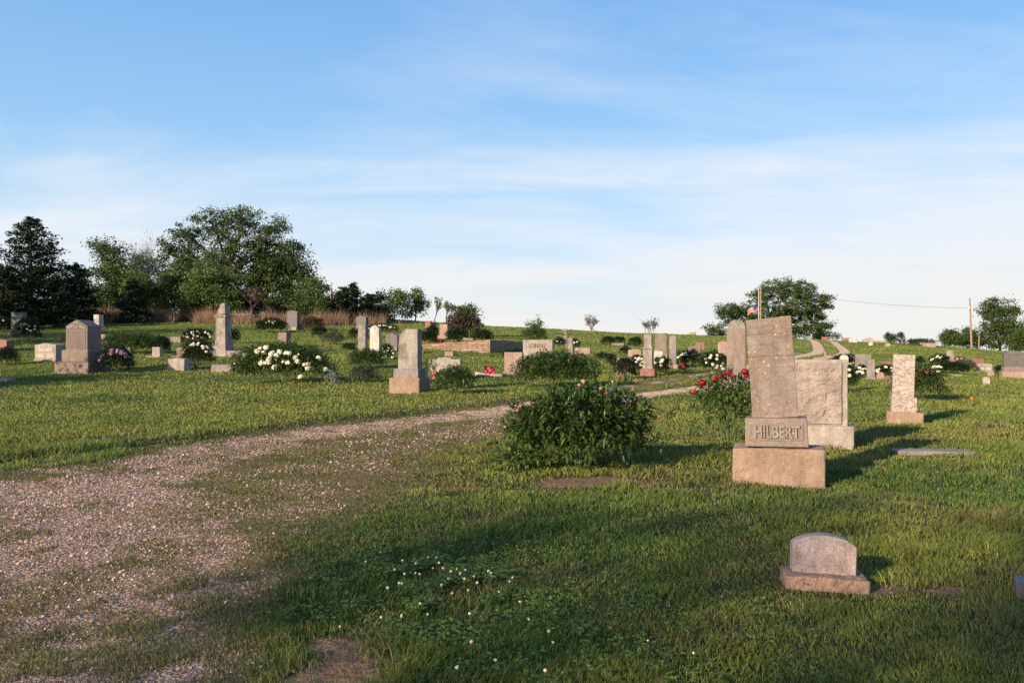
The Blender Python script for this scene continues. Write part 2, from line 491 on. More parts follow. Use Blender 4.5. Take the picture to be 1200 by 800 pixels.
def block_mesh(name, w, d, h, top=None, a=.12, tx=0.0, ty=0.0, rough=.0, bev=.008, n=(8, 3, 8), seed=0, rf=9.0, front=0.0, z0=0.0, sub=1):
    nx, ny, nz = n
    f = top_fn(top, a)
    idx = {}; V = []; F = []

    def vid(i, j, k):
        key = (i, j, k)
        if key not in idx:
            s = i / nx * 2 - 1; t = k / nz
            z = t * h * f(s)
            tt = z / h
            idx[key] = len(V)
            V.append((s * w / 2 * (1 - tx * tt), (j / ny - .5) * d * (1 - ty * tt), z + z0))
        return idx[key]
    for i in range(nx):
        for k in range(nz):
            F.append((vid(i, 0, k), vid(i+1, 0, k), vid(i+1, 0, k+1), vid(i, 0, k+1)))
            F.append((vid(i+1, ny, k), vid(i, ny, k), vid(i, ny, k+1), vid(i+1, ny, k+1)))
    for j in range(ny):
        for k in range(nz):
            F.append((vid(nx, j, k), vid(nx, j+1, k), vid(nx, j+1, k+1), vid(nx, j, k+1)))
            F.append((vid(0, j+1, k), vid(0, j, k), vid(0, j, k+1), vid(0, j+1, k+1)))
    for i in range(nx):
        for j in range(ny):
            F.append((vid(i, j, nz), vid(i+1, j, nz), vid(i+1, j+1, nz), vid(i, j+1, nz)))
            F.append((vid(i, j+1, 0), vid(i+1, j+1, 0), vid(i+1, j, 0), vid(i, j, 0)))
    bm = bmesh.new()
    vs = [bm.verts.new(v) for v in V]
    for q in F: bm.faces.new([vs[i] for i in q])
    bm.normal_update()
    if bev:
        es = [e for e in bm.edges if len(e.link_faces) == 2 and e.calc_face_angle(0) > .7]
        bmesh.ops.bevel(bm, geom=es, offset=bev, offset_type='OFFSET', segments=2, profile=.5, affect='EDGES', clamp_overlap=True)
    if rough or front:
        bm.normal_update()
        off = Vector((seed * 3.7, seed * 1.3, seed * 2.1))
        for v in bm.verts:
            q = v.co * rf + off
            dz = (mnoise.noise(q) * .6 + mnoise.noise(q * 2.3) * .4) * rough
            if front and v.normal.y < -.7:
                ex = min(1, max(0, (w/2 - abs(v.co.x)) / .05)); ez = min(1, max(0, min(v.co.z - z0, h - v.co.z + z0) / .05))
                r = abs(mnoise.noise(Vector((v.co.x*3.5, 0, v.co.z*5)) + off)); r2 = mnoise.noise(v.co*17 + off); r3 = abs(mnoise.noise(Vector((v.co.x*9, 1, v.co.z*16)) + off)); r4 = mnoise.noise(v.co*45 + off)
                dz += front * (.8 - 1.3 * r + .35 * r2 - .9 * r3 + .25 * r4) * ex * ez
            v.co += v.normal * dz
    me = bpy.data.meshes.new(name); bm.to_mesh(me); bm.free()
    sm = np.zeros(len(me.polygons), bool)
    if rough or front: sm[:] = False
    return me


def text_mesh(s, size, depth, stretch=1.0):
    cu = bpy.data.curves.new('inscription', 'FONT'); cu.body = s; cu.size = size
    cu.extrude = depth / 2; cu.align_x = 'CENTER'; cu.align_y = 'CENTER'; cu.bevel_depth = depth * .12
    cu.offset = size * .012
    tmp = bpy.data.objects.new('inscription', cu); COL.objects.link(tmp)
    dg = bpy.context.evaluated_depsgraph_get(); dg.update()
    me = bpy.data.meshes.new_from_object(tmp.evaluated_get(dg))
    bpy.data.objects.remove(tmp); bpy.data.curves.remove(cu)
    me.materials.clear()
    me.transform(Matrix.Rotation(PI/2, 4, 'X') @ Matrix.Scale(stretch, 4, (1, 0, 0)))
    me.name = 'inscription'
    return me


def tube(bm, p0, p1, r0, r1, n=6):
    p0, p1 = Vector(p0), Vector(p1); d = (p1 - p0)
    if d.length < 1e-5: return
    q = d.to_track_quat('Z', 'Y')
    a = []; b = []
    for i in range(n):
        c, s = math.cos(2*PI*i/n), math.sin(2*PI*i/n)
        a.append(bm.verts.new(p0 + q @ Vector((c*r0, s*r0, 0)))); b.append(bm.verts.new(p1 + q @ Vector((c*r1, s*r1, 0))))
    for i in range(n):
        bm.faces.new((a[i], a[(i+1) % n], b[(i+1) % n], b[i]))
    bm.faces.new(b); bm.faces.new(a[::-1])


def bm_mesh(bm, name):
    me = bpy.data.meshes.new(name); bm.to_mesh(me); bm.free(); return me


# ------------------------------------------------------------------ leaves
def rand_unit(n, rng=RNG):
    v = rng.normal(size=(n, 3)); return v / np.linalg.norm(v, axis=1, keepdims=True)


def _norm(v): return v / np.maximum(np.linalg.norm(v, axis=1, keepdims=True), 1e-9)


def leaf_bent(B, D, L, W, droop, rng=RNG, fold=.25, up=None):
    """five-vertex folded leaves: base B, direction D"""
    n = len(B); D = _norm(D)
    U = np.tile([0, 0, 1.], (n, 1)) if up is None else up
    S = _norm(np.cross(D, U) + rng.normal(size=(n, 3)) * .15)
    N = _norm(np.cross(S, D))
    L = np.asarray(L)[:, None]; W = np.asarray(W)[:, None]; dr = np.asarray(droop)[:, None]
    mid = B + D * L * .45
    tip = B + D * L * .9 - np.array([[0, 0, 1.]]) * L * dr
    l = mid + S * W / 2 + N * W * fold; r = mid - S * W / 2 + N * W * fold
    V = np.stack([B, l, mid, r, tip], 1).reshape(-1, 3)
    o = np.arange(n)[:, None] * 5
    F = np.concatenate([o + [[0, 2, 1]], o + [[0, 3, 2]], o + [[1, 2, 4]], o + [[2, 3, 4]]])
    return V, F


def leaf_quad(C, A, Nn, L, W):
    """flat diamond leaves centred on C, long axis A"""
    A = _norm(A); S = _norm(np.cross(A, Nn))
    L = np.asarray(L)[:, None] / 2; W = np.asarray(W)[:, None] / 2
    V = np.stack([C - A*L, C + S*W, C + A*L, C - S*W], 1).reshape(-1, 3)
    o = np.arange(len(C))[:, None] * 4
    return V, o + [[0, 1, 2, 3]]


def lumps(D, seed, k=3.0, amp=.22):
    return 1 + amp * (fbm(D[:, 0]*k + 7 + D[:, 2]*2, D[:, 1]*k + 3 - D[:, 2]*2, 1.0, seed, 3) - .5) * 2


def bush_foliage(w, d, h, shoots, per, L, seed, lean=0, droop=.35, wr=.3, fill=.35, wild=0.0, amp=.32):
    rng = np.random.default_rng(seed)
    D = rand_unit(shoots, rng)
    D[:, 2] = np.where(D[:, 2] < -.35, -D[:, 2], D[:, 2])
    D = _norm(D)
    rad = rng.random(shoots) ** fill * lumps(D, seed, 3.4, amp)
    rad = np.clip(rad, .1, 1.25)
    if wild:
        rad *= 1 + (rng.random(shoots) < .10) * rng.random(shoots) * wild
    C = D * rad[:, None] * np.array([[w/2, d/2, h*.56]]) + np.array([[0, 0, h*.42]])
    C[:, 2] = np.abs(C[:, 2] - .03) + .03
    # leaflets of every shoot
    Cc = np.repeat(C, per, 0); Dd = np.repeat(D, per, 0)
    n = len(Cc)
    dirs = _norm(Dd * .75 + rand_unit(n, rng) * .95 + np.array([[0, 0, .28]]))
    B = Cc + dirs * .15 * L + rng.normal(size=(n, 3)) * L * .12
    Ln = L * rng.uniform(.6, 1.25, n)
    V, F = leaf_bent(B, dirs, Ln, Ln * wr * rng.uniform(.8, 1.2, n), droop * rng.uniform(.3, 1.5, n), rng)
    V[:, 2] = np.maximum(V[:, 2], .005)
    tone = np.clip(np.repeat(rng.uniform(.0, .8, shoots), per) + rng.normal(size=n) * .25, 0, 1)
    return V, F, np.repeat(tone, 5)


def bush_stems(w, d, h, n, seed, r=.006):
    rng = random.Random(seed); bm = bmesh.new()
    for i in range(n):
        a = rng.uniform(0, 2*PI); q = rng.uniform(.2, .85)
        b0 = Vector((math.cos(a)*w*.12*rng.random(), math.sin(a)*d*.12*rng.random(), -.02))
        t = Vector((math.cos(a)*w/2*q, math.sin(a)*d/2*q, h*(.95 - .45*q*q)))
        m = b0.lerp(t, .5) + Vector((0, 0, h*.12))
        tube(bm, b0, m, r, r*.85, 4); tube(bm, m, t, r*.85, r*.5, 4)
    return bm_mesh(bm, 'stems')


_bloom_cache = {}


def bloom_mesh(kind, detail=1):
    """a double flower of cupped petals, one unit across"""
    key = (kind, detail)
    if key in _bloom_cache: return _bloom_cache[key]
    rng = np.random.default_rng(len(_bloom_cache) + 5)
    Vs = []; Fs = []; T = []; base = 0
    rings = [(.50, 9, -.15, .30), (.46, 9, .25, .30), (.38, 8, .6, .27), (.26, 7, .95, .22), (.12, 5, 1.25, .16)]
    if detail == 0: rings = [(.48, 6, 0, .36), (.42, 6, .5, .34), (.24, 5, 1.0, .26)]
    for (rr, k, el, pw) in rings:
        for i in range(k):
            a = 2*PI*(i + rng.random()*.6) / k + rr*9
            e = el + rng.normal()*.12
            ax = np.array([math.cos(a)*math.cos(e), math.sin(a)*math.cos(e), math.sin(e)])
            sd = np.array([-math.sin(a), math.cos(a), 0]); upv = np.cross(ax, sd)
            upv = -upv if upv[2] < 0 else upv
            c = ax * rr * rng.uniform(.85, 1.08)
            g = []
            for r_ in (-1, 0, 1):
                for q in (-1, 0, 1):
                    cup = -.35 * (abs(q) + abs(r_)) * pw * .5
                    p = c + sd*q*pw*(1 - .15*abs(r_)) + upv*r_*pw*.85 + ax*(cup + rng.normal()*.025)
                    g.append(p)
            Vs.append(np.array(g)); t = rng.uniform(.2, 1)
            T += [t]*9
            for (x, y) in ((0, 0), (0, 1), (1, 0), (1, 1)):
                o = base + x*3 + y
                Fs.append((o, o+1, o+4, o+3))
            base += 9
    V = np.concatenate(Vs)
    V[:, 2] *= .92
    me = npmesh('bloom', V, np.array(Fs), {'tone': np.array(T)}, smooth=False)
    me.materials.append(M['petal_' + kind])
    _bloom_cache[key] = me
    return me


def add_bloom(parent, kind, pos, size, name='bloom', detail=0, label=None, tilt=None):
    o = bpy.data.objects.new(name, bloom_mesh(kind, detail))
    o.location = pos; o.scale = (size*.9,)*3
    o.rotation_euler = tilt or (random.uniform(-.5, .5), random.uniform(-.5, .5), random.uniform(0, 6))
    put(o, parent)
    if label: o['label'] = label
    return o


def w2l(root, u, v, Yoff=0.0):
    """photo pixel at the depth of root (plus Yoff) -> local point of root (root unrotated)"""
    Y = root.location.y + Yoff
    return Vector(((u-600)/FPX*Y - root.location.x, Yoff, CAM_H - (v-VH)/FPX*Y - root.location.z))


def bush(label, u0, u1, vb, vt, mat='leaf_peony', name='peony_bush', cat='bush', blooms=(), kind='white', bs=.13, L=None, dens=1.0,
         seed=None, group=None, depth_ratio=.8, stems=True, nbl=0, area=None, detail=0, **kw):
    seed = seed or random.randrange(10**6)
    rng = random.Random(seed)
    p = P((u0+u1)/2, vb)
    w = (u1-u0) * p.y / FPX; h = (vb-vt) * p.y / FPX
    d = min(w * depth_ratio, max(h*1.6, .5), 2.2)
    p.y += d * .35; p.x = (( (u0+u1)/2) - 600) / FPX * p.y; p.z = tz(p.x, p.y)
    w *= p.y / (p.y - d*.35); h *= p.y / (p.y - d*.35) * .97
    t = thing(name, label, cat, p, 0, group)
    px = p.y / FPX
    L_ = L or max(.11, 2.6 * px)
    A = (w*d + w*h*2) / (L_*L_)
    shoots = int(max(60, min(5000, A * (1.4 if p.y < 20 else 3.6) * dens)))
    V, F, tone = bush_foliage(w*1.10, d*1.05, h*1.20, shoots, 5, L_, seed, **kw)
    mobj('foliage', npmesh('foliage', V, F, {'tone': tone}), M[mat], t)
    if stems: mobj('stems', bush_stems(w, d, h*.8, 10 if p.y > 25 else 26, seed, .006 if p.y < 25 else .012), M['stem'], t)
    for b in blooms:
        bu, bv = b[0], b[1]; sz = b[2] * px if len(b) > 2 else bs
        cu = (bu - (u0+u1)/2) * px / (w/2); cz = ((vb - bv) * px) / h
        yo = -d/2 * math.sqrt(max(.05, 1 - min(1, cu*cu) - .25*min(1, cz)**2)) * .95
        q = w2l(t, bu, bv, yo)
        add_bloom(t, kind, q, sz, detail=detail)
    for i in range(nbl):
        a0, a1, b0, b1 = area or (u0+2, u1-2, vt, (vt+vb)/2)
        bu = rng.uniform(a0, a1); bv = rng.uniform(b0, b1)
        cu = (bu - (u0+u1)/2) * px / (w/2); cz = ((vb - bv) * px) / h
        top_lim = vb - (vb-vt) * math.sqrt(max(.1, 1 - cu*cu*.8))
        bv = max(bv, top_lim)
        yo = -d/2 * math.sqrt(max(.05, 1 - min(1, cu*cu) - .4*min(1, cz)**2)) * .95
        add_bloom(t, kind, w2l(t, bu, bv, yo), bs * rng.uniform(.8, 1.2), detail=detail)
    return t


# ------------------------------------------------------------------ headstones
def stone(name, label, u0, u1, vb, vt, parts, yaw=16, group=None, cat='gravestone', lean=0, leany=0, bury=.03, single=None, seed=None):
    """u0..u1 width of the widest front in the photo, vb bottom, vt top. parts: (name, width share, z0 share, z1 share, depth/width, material, kwargs)"""
    p = P((u0+u1)/2, vb)
    px = p.y / FPX
    a = math.radians(yaw)
    bear = math.atan2(p.x, p.y)
    w = (u1-u0) * px / max(.5, math.cos(a - bear))
    H = (vb-vt) * px
    nv = Vector((math.sin(a), math.cos(a), 0))
    dd = parts[0][4] * w * parts[0][1]
    p = p + nv * dd / 2
    p.z = tz(p.x, p.y) - bury
    H += bury
    seed = seed or random.randrange(1000)
    if len(parts) == 1:
        q = parts[0]; kw = dict(q[6]) if len(q) > 6 else {}
        me = block_mesh(name, w*q[1], w*q[1]*q[4], H, seed=seed, **kw)
        o = mobj(name, me, M[q[5]]); o.location = p; o.rotation_euler = (math.radians(leany), math.radians(lean), -a)
        tag(o, label, cat, group)
        return o
    t = thing(name, label, cat, p, -a, group)
    t.rotation_euler = (math.radians(leany), math.radians(lean), -a)
    t['_w'] = w; t['_h'] = H
    for i, q in enumerate(parts):
        kw = dict(q[6]) if len(q) > 6 else {}
        z0, z1 = q[2]*H, q[3]*H
        yo = kw.pop('yo', 0) * w
        if 'abs_d' in kw: dep = kw.pop('abs_d') * w
        else: dep = w*q[1]*q[4]
        xo = kw.pop('xo', 0) * w
        me = block_mesh(q[0], w*q[1], dep, z1-z0, seed=seed+i, **kw)
        mobj(q[0], me, M[q[5]], t, (xo, yo, z0))
    return t


# ================================================================== GROUND
def build_ground():
    fine = np.radians(np.arange(-42, 42.01, .16))
    coarse = np.radians(np.arange(42.5 + 1, 360 - 42.5, 2.5))
    ang = np.concatenate([fine, coarse])
    rad = [.6]
    while rad[-1] < 3400: rad.append(rad[-1] * (1.022 if rad[-1] < 12 else (1.03 if rad[-1] < 140 else 1.12)))
    rad = np.array(rad)
    A, R = np.meshgrid(ang, rad)
    X = np.sin(A) * R; Y = np.cos(A) * R
    Zt = terrain(X.ravel(), Y.ravel()).reshape(X.shape)
    Zt = Zt - np.clip((Y * 0 + R - 150) / 300, 0, 1) * np.clip(-Y / 100, 0, 1) * 5
    nA = len(ang); nR = len(rad)
    V = np.stack([X.ravel(), Y.ravel(), Zt.ravel()], 1)
    i, j = np.meshgrid(np.arange(nR - 1), np.arange(nA), indexing='ij')
    a = i * nA + j; b = i * nA + (j + 1) % nA
    F = np.stack([a.ravel(), b.ravel(), (b + nA).ravel(), (a + nA).ravel()], 1)[:, ::-1]
    # centre disc
    c = len(V); V = np.vstack([V, [[0, 0, 0]]])
    me = npmesh('ground', V, F, {'gravel': np.append(gravel_mask(X.ravel(), Y.ravel()), .5), 'dirt': np.append(dirt_mask(X.ravel(), Y.ravel()), 0)}, smooth=True)
    m, nt, out = new_mat('lawn and gravel'); n = NB(nt)
    geo = n.n('ShaderNodeNewGeometry'); pos = geo.outputs['Position']
    g = n.n('ShaderNodeAttribute', _attribute_name='gravel').outputs['Fac']
    d = n.n('ShaderNodeAttribute', _attribute_name='dirt').outputs['Fac']
    sx = n.n('ShaderNodeSeparateXYZ'); n.l(pos, sx.inputs[0])
    far = n.ramp(n.math('DIVIDE', sx.outputs['Y'], 100.0), [(.15, 0.0), (.6, 1.0)])
    n1 = n.noise(pos, .35, 5, .6); n2 = n.noise(pos, 2.6, 6, .65); n3 = n.noise(pos, 28, 4, .7); n4 = n.noise(pos, .09, 3, .5)
    # lawn: thatch between the blades near by, the look of the sward itself farther off
    sward = n.mix(n.ramp(n1, [(.36, 0.0), (.64, 1.0)]), (.10, .14, .030), (.165, .19, .040))
    sward = n.mix(n.ramp(n4, [(.42, 0.0), (.6, .55)]), sward, (.12, .145, .030))
    sward = n.mix(1.0, sward, n.ramp(n2, [(.3, .74), (.7, 1.22)]), 'MULTIPLY')
    sward = n.mix(1.0, sward, n.ramp(n3, [(.3, .6), (.7, 1.35)]), 'MULTIPLY')
    thatch = n.mix(n.ramp(n3, [(.35, 0.0), (.65, 1.0)]), (.022, .030, .010), (.060, .062, .022))
    lawn = n.mix(far, thatch, sward)
    # gravel
    vo = n.n('ShaderNodeTexVoronoi', Scale=38.0, _feature='F1'); n.l(pos, vo.inputs['Vector'])
    vsc = n.n('ShaderNodeSeparateColor'); n.l(vo.outputs['Color'], vsc.inputs[0])
    gcol = n.mix(vsc.outputs[0], (.25, .155, .11), (.50, .345, .26))
    gcol = n.mix(1.0, gcol, n.ramp(n2, [(.3, .78), (.7, 1.12)]), 'MULTIPLY')
    gcol = n.mix(n.ramp(vo.outputs['Distance'], [(.35, 0.0), (.7, .75)]), gcol, (.11, .075, .055))
    gfar = n.mix(n3, (.56, .385, .24), (.70, .50, .33))
    gcol = n.mix(n.ramp(n.math('DIVIDE', sx.outputs['Y'], 100.0), [(.12, 0.0), (.22, 1.0)]), gcol, gfar)
    gm = n.math('ADD', g, n.math('MULTIPLY', n.math('SUBTRACT', n.noise(n.mapping(pos, (1, 1, 1)), 1.7, 6, .7), .5), 1.5))
    gm = n.math('ADD', gm, n.math('MULTIPLY', n.math('SUBTRACT', n3, .5), .5))
    gm = n.math('MULTIPLY', n.ramp(gm, [(.48, 0.0), (.72, 1.0)]), n.ramp(g, [(.02, 0.0), (.2, 1.0)]))
    soil = n.mix(n.ramp(n.math('ADD', n.math('MULTIPLY', n3, .5), n.math('MULTIPLY', n.noise(pos, 110, 3, .7), .5)), [(.36, 0.0), (.62, 1.0)]), (.075, .042, .027), (.27, .17, .11))
    # thin soil shows through under the gravel's edge
    c = n.mix(n.ramp(g, [(.05, 0.0), (.3, .7)]), lawn, n.mix(n.ramp(n2, [(.35, 0.0), (.6, 1.0)]), (.085, .078, .028), (.20, .135, .072)))
    c = n.mix(gm, c, gcol)
    c = n.mix(n.ramp(n.math('ADD', d, n.math('MULTIPLY', n.math('SUBTRACT', n3, .5), .5)), [(.3, 0.0), (.55, 1.0)]), c, soil)
    p = n.n('ShaderNodeBsdfPrincipled', Roughness=.95); p.inputs['Specular IOR Level'].default_value = .1
    n.l(c, p.inputs['Base Color'])
    hb = n.math('ADD', n.math('MULTIPLY', n3, .6), n.math('MULTIPLY', vo.outputs['Distance'], n.math('MULTIPLY', gm, -1.0)))
    b1 = n.n('ShaderNodeBump', Strength=.8, Distance=.02); n.l(hb, b1.inputs['Height'])
    b2 = n.n('ShaderNodeBump', Strength=.8, Distance=.10); n.l(n2, b2.inputs['Height']); n.l(b1.outputs[0], b2.inputs['Normal'])
    n.l(b2.outputs[0], p.inputs['Normal']); n.l(p.outputs[0], out.inputs[0])
    o = mobj('ground', me, m)
    tag(o, kind='structure')
    return o


def grass_tone(x, y):
    """real colour of the blades at a place: lush, yellowish or dry"""
    a = fbm(x, y, .35, 41, 3); b = fbm(x, y, 1.8, 43, 3); c = fbm(x, y, .12, 47, 2)
    yel = np.clip((a - .40) * 3.2 + (b - .5) * 1.2 + np.clip((y - 7) / 12, 0, .5), 0, 1)
    lush = np.array([.092, .150, .030]); yl = np.array([.205, .228, .046]); dark = np.array([.032, .066, .014])
    col = lush[None]*(1-yel[:, None]) + yl[None]*yel[:, None]
    # clover and coarse growth beside the lane in the foreground
    k = np.exp(-(((x + .5) / 1.5)**2 + ((y - 5.2) / 2.0)**2))[:, None] * .8
    return col*(1-k) + np.array([.036, .088, .016])[None]*k


def build_grass():
    N = 900000
    rng = np.random.default_rng(3)
    Y = np.exp(rng.uniform(math.log(2.6), math.log(122), N))
    X = rng.uniform(-.76, .76, N) * Y + rng.normal(size=N) * .3
    g = gravel_mask(X, Y); d = dirt_mask(X, Y)
    br = fbm(X, Y, 2.2, 61, 4)
    br2 = vnoise(X, Y, 9, 62)
    dens = np.clip(1.36 - g * 1.32 + (br - .5) * 4.2 + (br2 - .5) * 2.4, 0, 1)
    dens = np.where(Y > 28, np.clip(1.15 - g * 1.8, 0, 1), dens)
    dens = np.where((g > .03) & (g < .5), np.maximum(dens, .42), dens)
    gap = np.clip((vnoise(X, Y, 5.5, 64) * .6 + vnoise(X, Y, 13, 65) * .4 - .18) * 5, .25, 1)
    dens = np.where(g < .03, np.where(Y < 16, gap, 1), dens) * np.clip(1 - d * 1.15 + (br2 - .5) * .5, .08, 1)
    keep = rng.random(N) < dens
    X = X[keep]; Y = Y[keep]; g = g[keep]; d = d[keep]; br = br[keep]; n = len(X)
    Zg = terrain(X, Y)
    tuft = fbm(X, Y, 3.2, 71, 3); tuft2 = fbm(X, Y, .8, 73, 3)
    edge = np.exp(-np.maximum(0, Y - np.interp(X, [p[0] for p in EDGE_FAR], [p[1] for p in EDGE_FAR])) / .45) * (X < 2.5) * (Y > np.interp(X, [p[0] for p in EDGE_FAR], [p[1] for p in EDGE_FAR]))
    h = (.023 + .042 * np.clip((tuft - .35) * 2.4, 0, 1) + .03 * np.clip((tuft2 - .45) * 3, 0, 1)) * rng.uniform(.55, 1.35, n) + .07 * edge * rng.random(n)
    h *= np.clip(.95 - .9 * np.clip(g * 2.2, 0, .62), .3, 1) * np.where(Y < 9, .82, 1) * np.where(d > .3, .6, 1)
    h *= 1 + .9 * np.clip((vnoise(X, Y, 1.7, 75) - .74) * 6, 0, 1) * (g < .05)
    h *= 1 + .15 * np.clip((Y - 20) / 30, 0, 1)
    w = np.maximum(.0042, .00105 * Y) * rng.uniform(.7, 1.3, n)
    az = rng.uniform(0, 2*PI, n); lean = rng.uniform(.1, 1.25, n) * h * 1.0
    fa = rng.uniform(0, 2*PI, n)
    # blades lie over in swathes, as a mower leaves them
    comb = fbm(X, Y, .5, 81, 2) * 9
    lx = np.cos(az)*lean + np.cos(comb)*h*.22; ly = np.sin(az)*lean + np.sin(comb)*h*.22
    sxx = np.cos(fa)*w/2; syy = np.sin(fa)*w/2
    b0 = np.stack([X - sxx, Y - syy, Zg - .008], 1); b1 = np.stack([X + sxx, Y + syy, Zg - .008], 1)
    m0 = np.stack([X - sxx*.8 + lx*.35, Y - syy*.8 + ly*.35, Zg + h*.6], 1); m1 = np.stack([X + sxx*.8 + lx*.35, Y + syy*.8 + ly*.35, Zg + h*.6], 1)
    tp = np.stack([X + lx, Y + ly, Zg + h], 1)
    V = np.stack([b0, b1, m1, m0, tp], 1).reshape(-1, 3)
    o = np.arange(n)[:, None] * 5
    F = np.concatenate([o + [[0, 1, 2]], o + [[0, 2, 3]], o + [[3, 2, 4]]])
    col = grass_tone(X, Y) * rng.uniform(.6, 1.45, n)[:, None] * (.82 + .36 * fbm(X, Y, 6.0, 55, 2))[:, None]
    gk = np.clip(g * 2.2, 0, .75)[:, None]; col = col * (1 - gk) + np.array([.125, .125, .040])[None] * rng.uniform(.7, 1.3, n)[:, None] * gk
    dry = rng.random(n) < (.05 + .25 * np.clip(g * 2, 0, 1) * (br < .52) + .35 * np.clip(d * 2, 0, 1) + .28 * np.clip((fbm(X, Y, 1.1, 91, 3) - .52) * 9, 0, 1) * np.clip((26 - Y) / 12, .25, 1))
    col[dry] = np.array([.25, .18, .085]) * rng.uniform(.6, 1.2, dry.sum())[:, None]
    me = npmesh('grass', V, F, {'col': np.repeat(col, 5, 0)})
    tag(mobj('grass', me, M['blade']), kind='stuff')


def build_pebbles():
    N = 240000
    rng = np.random.default_rng(8)
    Y = np.exp(rng.uniform(math.log(2.6), math.log(24), N))
    X = rng.uniform(-.76, .40, N) * Y
    g = gravel_mask(X, Y)
    br = fbm(X, Y, 2.2, 61, 4)
    keep = rng.random(N) < np.clip(.05 + (g - .28) * 1.7 + (.5 - br) * 1.6, 0, 1) * (g > .08)
    X = X[keep]; Y = Y[keep]; n = len(X)
    Zg = terrain(X, Y)
    s = np.maximum(.004, .00095 * Y) * np.exp(rng.normal(size=n) * .42)
    s = np.minimum(s, .024)
    octa = np.array([[1, 0, 0], [0, 1, 0], [-1, 0, 0], [0, -1, 0], [0, 0, 1.0]])
    a = rng.uniform(0, 2*PI, n); sc = rng.uniform(.6, 1.3, (n, 5, 1))
    B = octa[None] * sc * s[:, None, None]
    B[:, :, 1] *= rng.uniform(.6, 1, (n, 1)); B[:, :, 2] *= .8
    tilt = rng.normal(size=(n, 2)) * .3
    B[:, :4, 2] += (B[:, :4, 0]*tilt[:, :1] + B[:, :4, 1]*tilt[:, 1:])
    ca, sa = np.cos(a)[:, None], np.sin(a)[:, None]
    x = B[:, :, 0]*ca - B[:, :, 1]*sa; y = B[:, :, 0]*sa + B[:, :, 1]*ca
    V = np.stack([x + X[:, None], y + Y[:, None], B[:, :, 2] + Zg[:, None] + s[:, None]*.12], 2).reshape(-1, 3)
    o = np.arange(n)[:, None] * 5
    F = np.concatenate([o + [[0, 1, 4]], o + [[1, 2, 4]], o + [[2, 3, 4]], o + [[3, 0, 4]]])
    base = np.array([[.47, .32, .245]]) * rng.uniform(.55, 1.3, (n, 1)) * (1 + rng.normal(size=(n, 3)) * .05)
    br_ = rng.random(n) < .15
    base[br_] = np.array([.20, .13, .09]) * rng.uniform(.7, 1.3, (br_.sum(), 1))
    me = npmesh('gravel', V, F, {'col': np.repeat(np.clip(base, 0, .8), 5, 0)})
    tag(mobj('gravel', me, M['pebble']), kind='stuff')


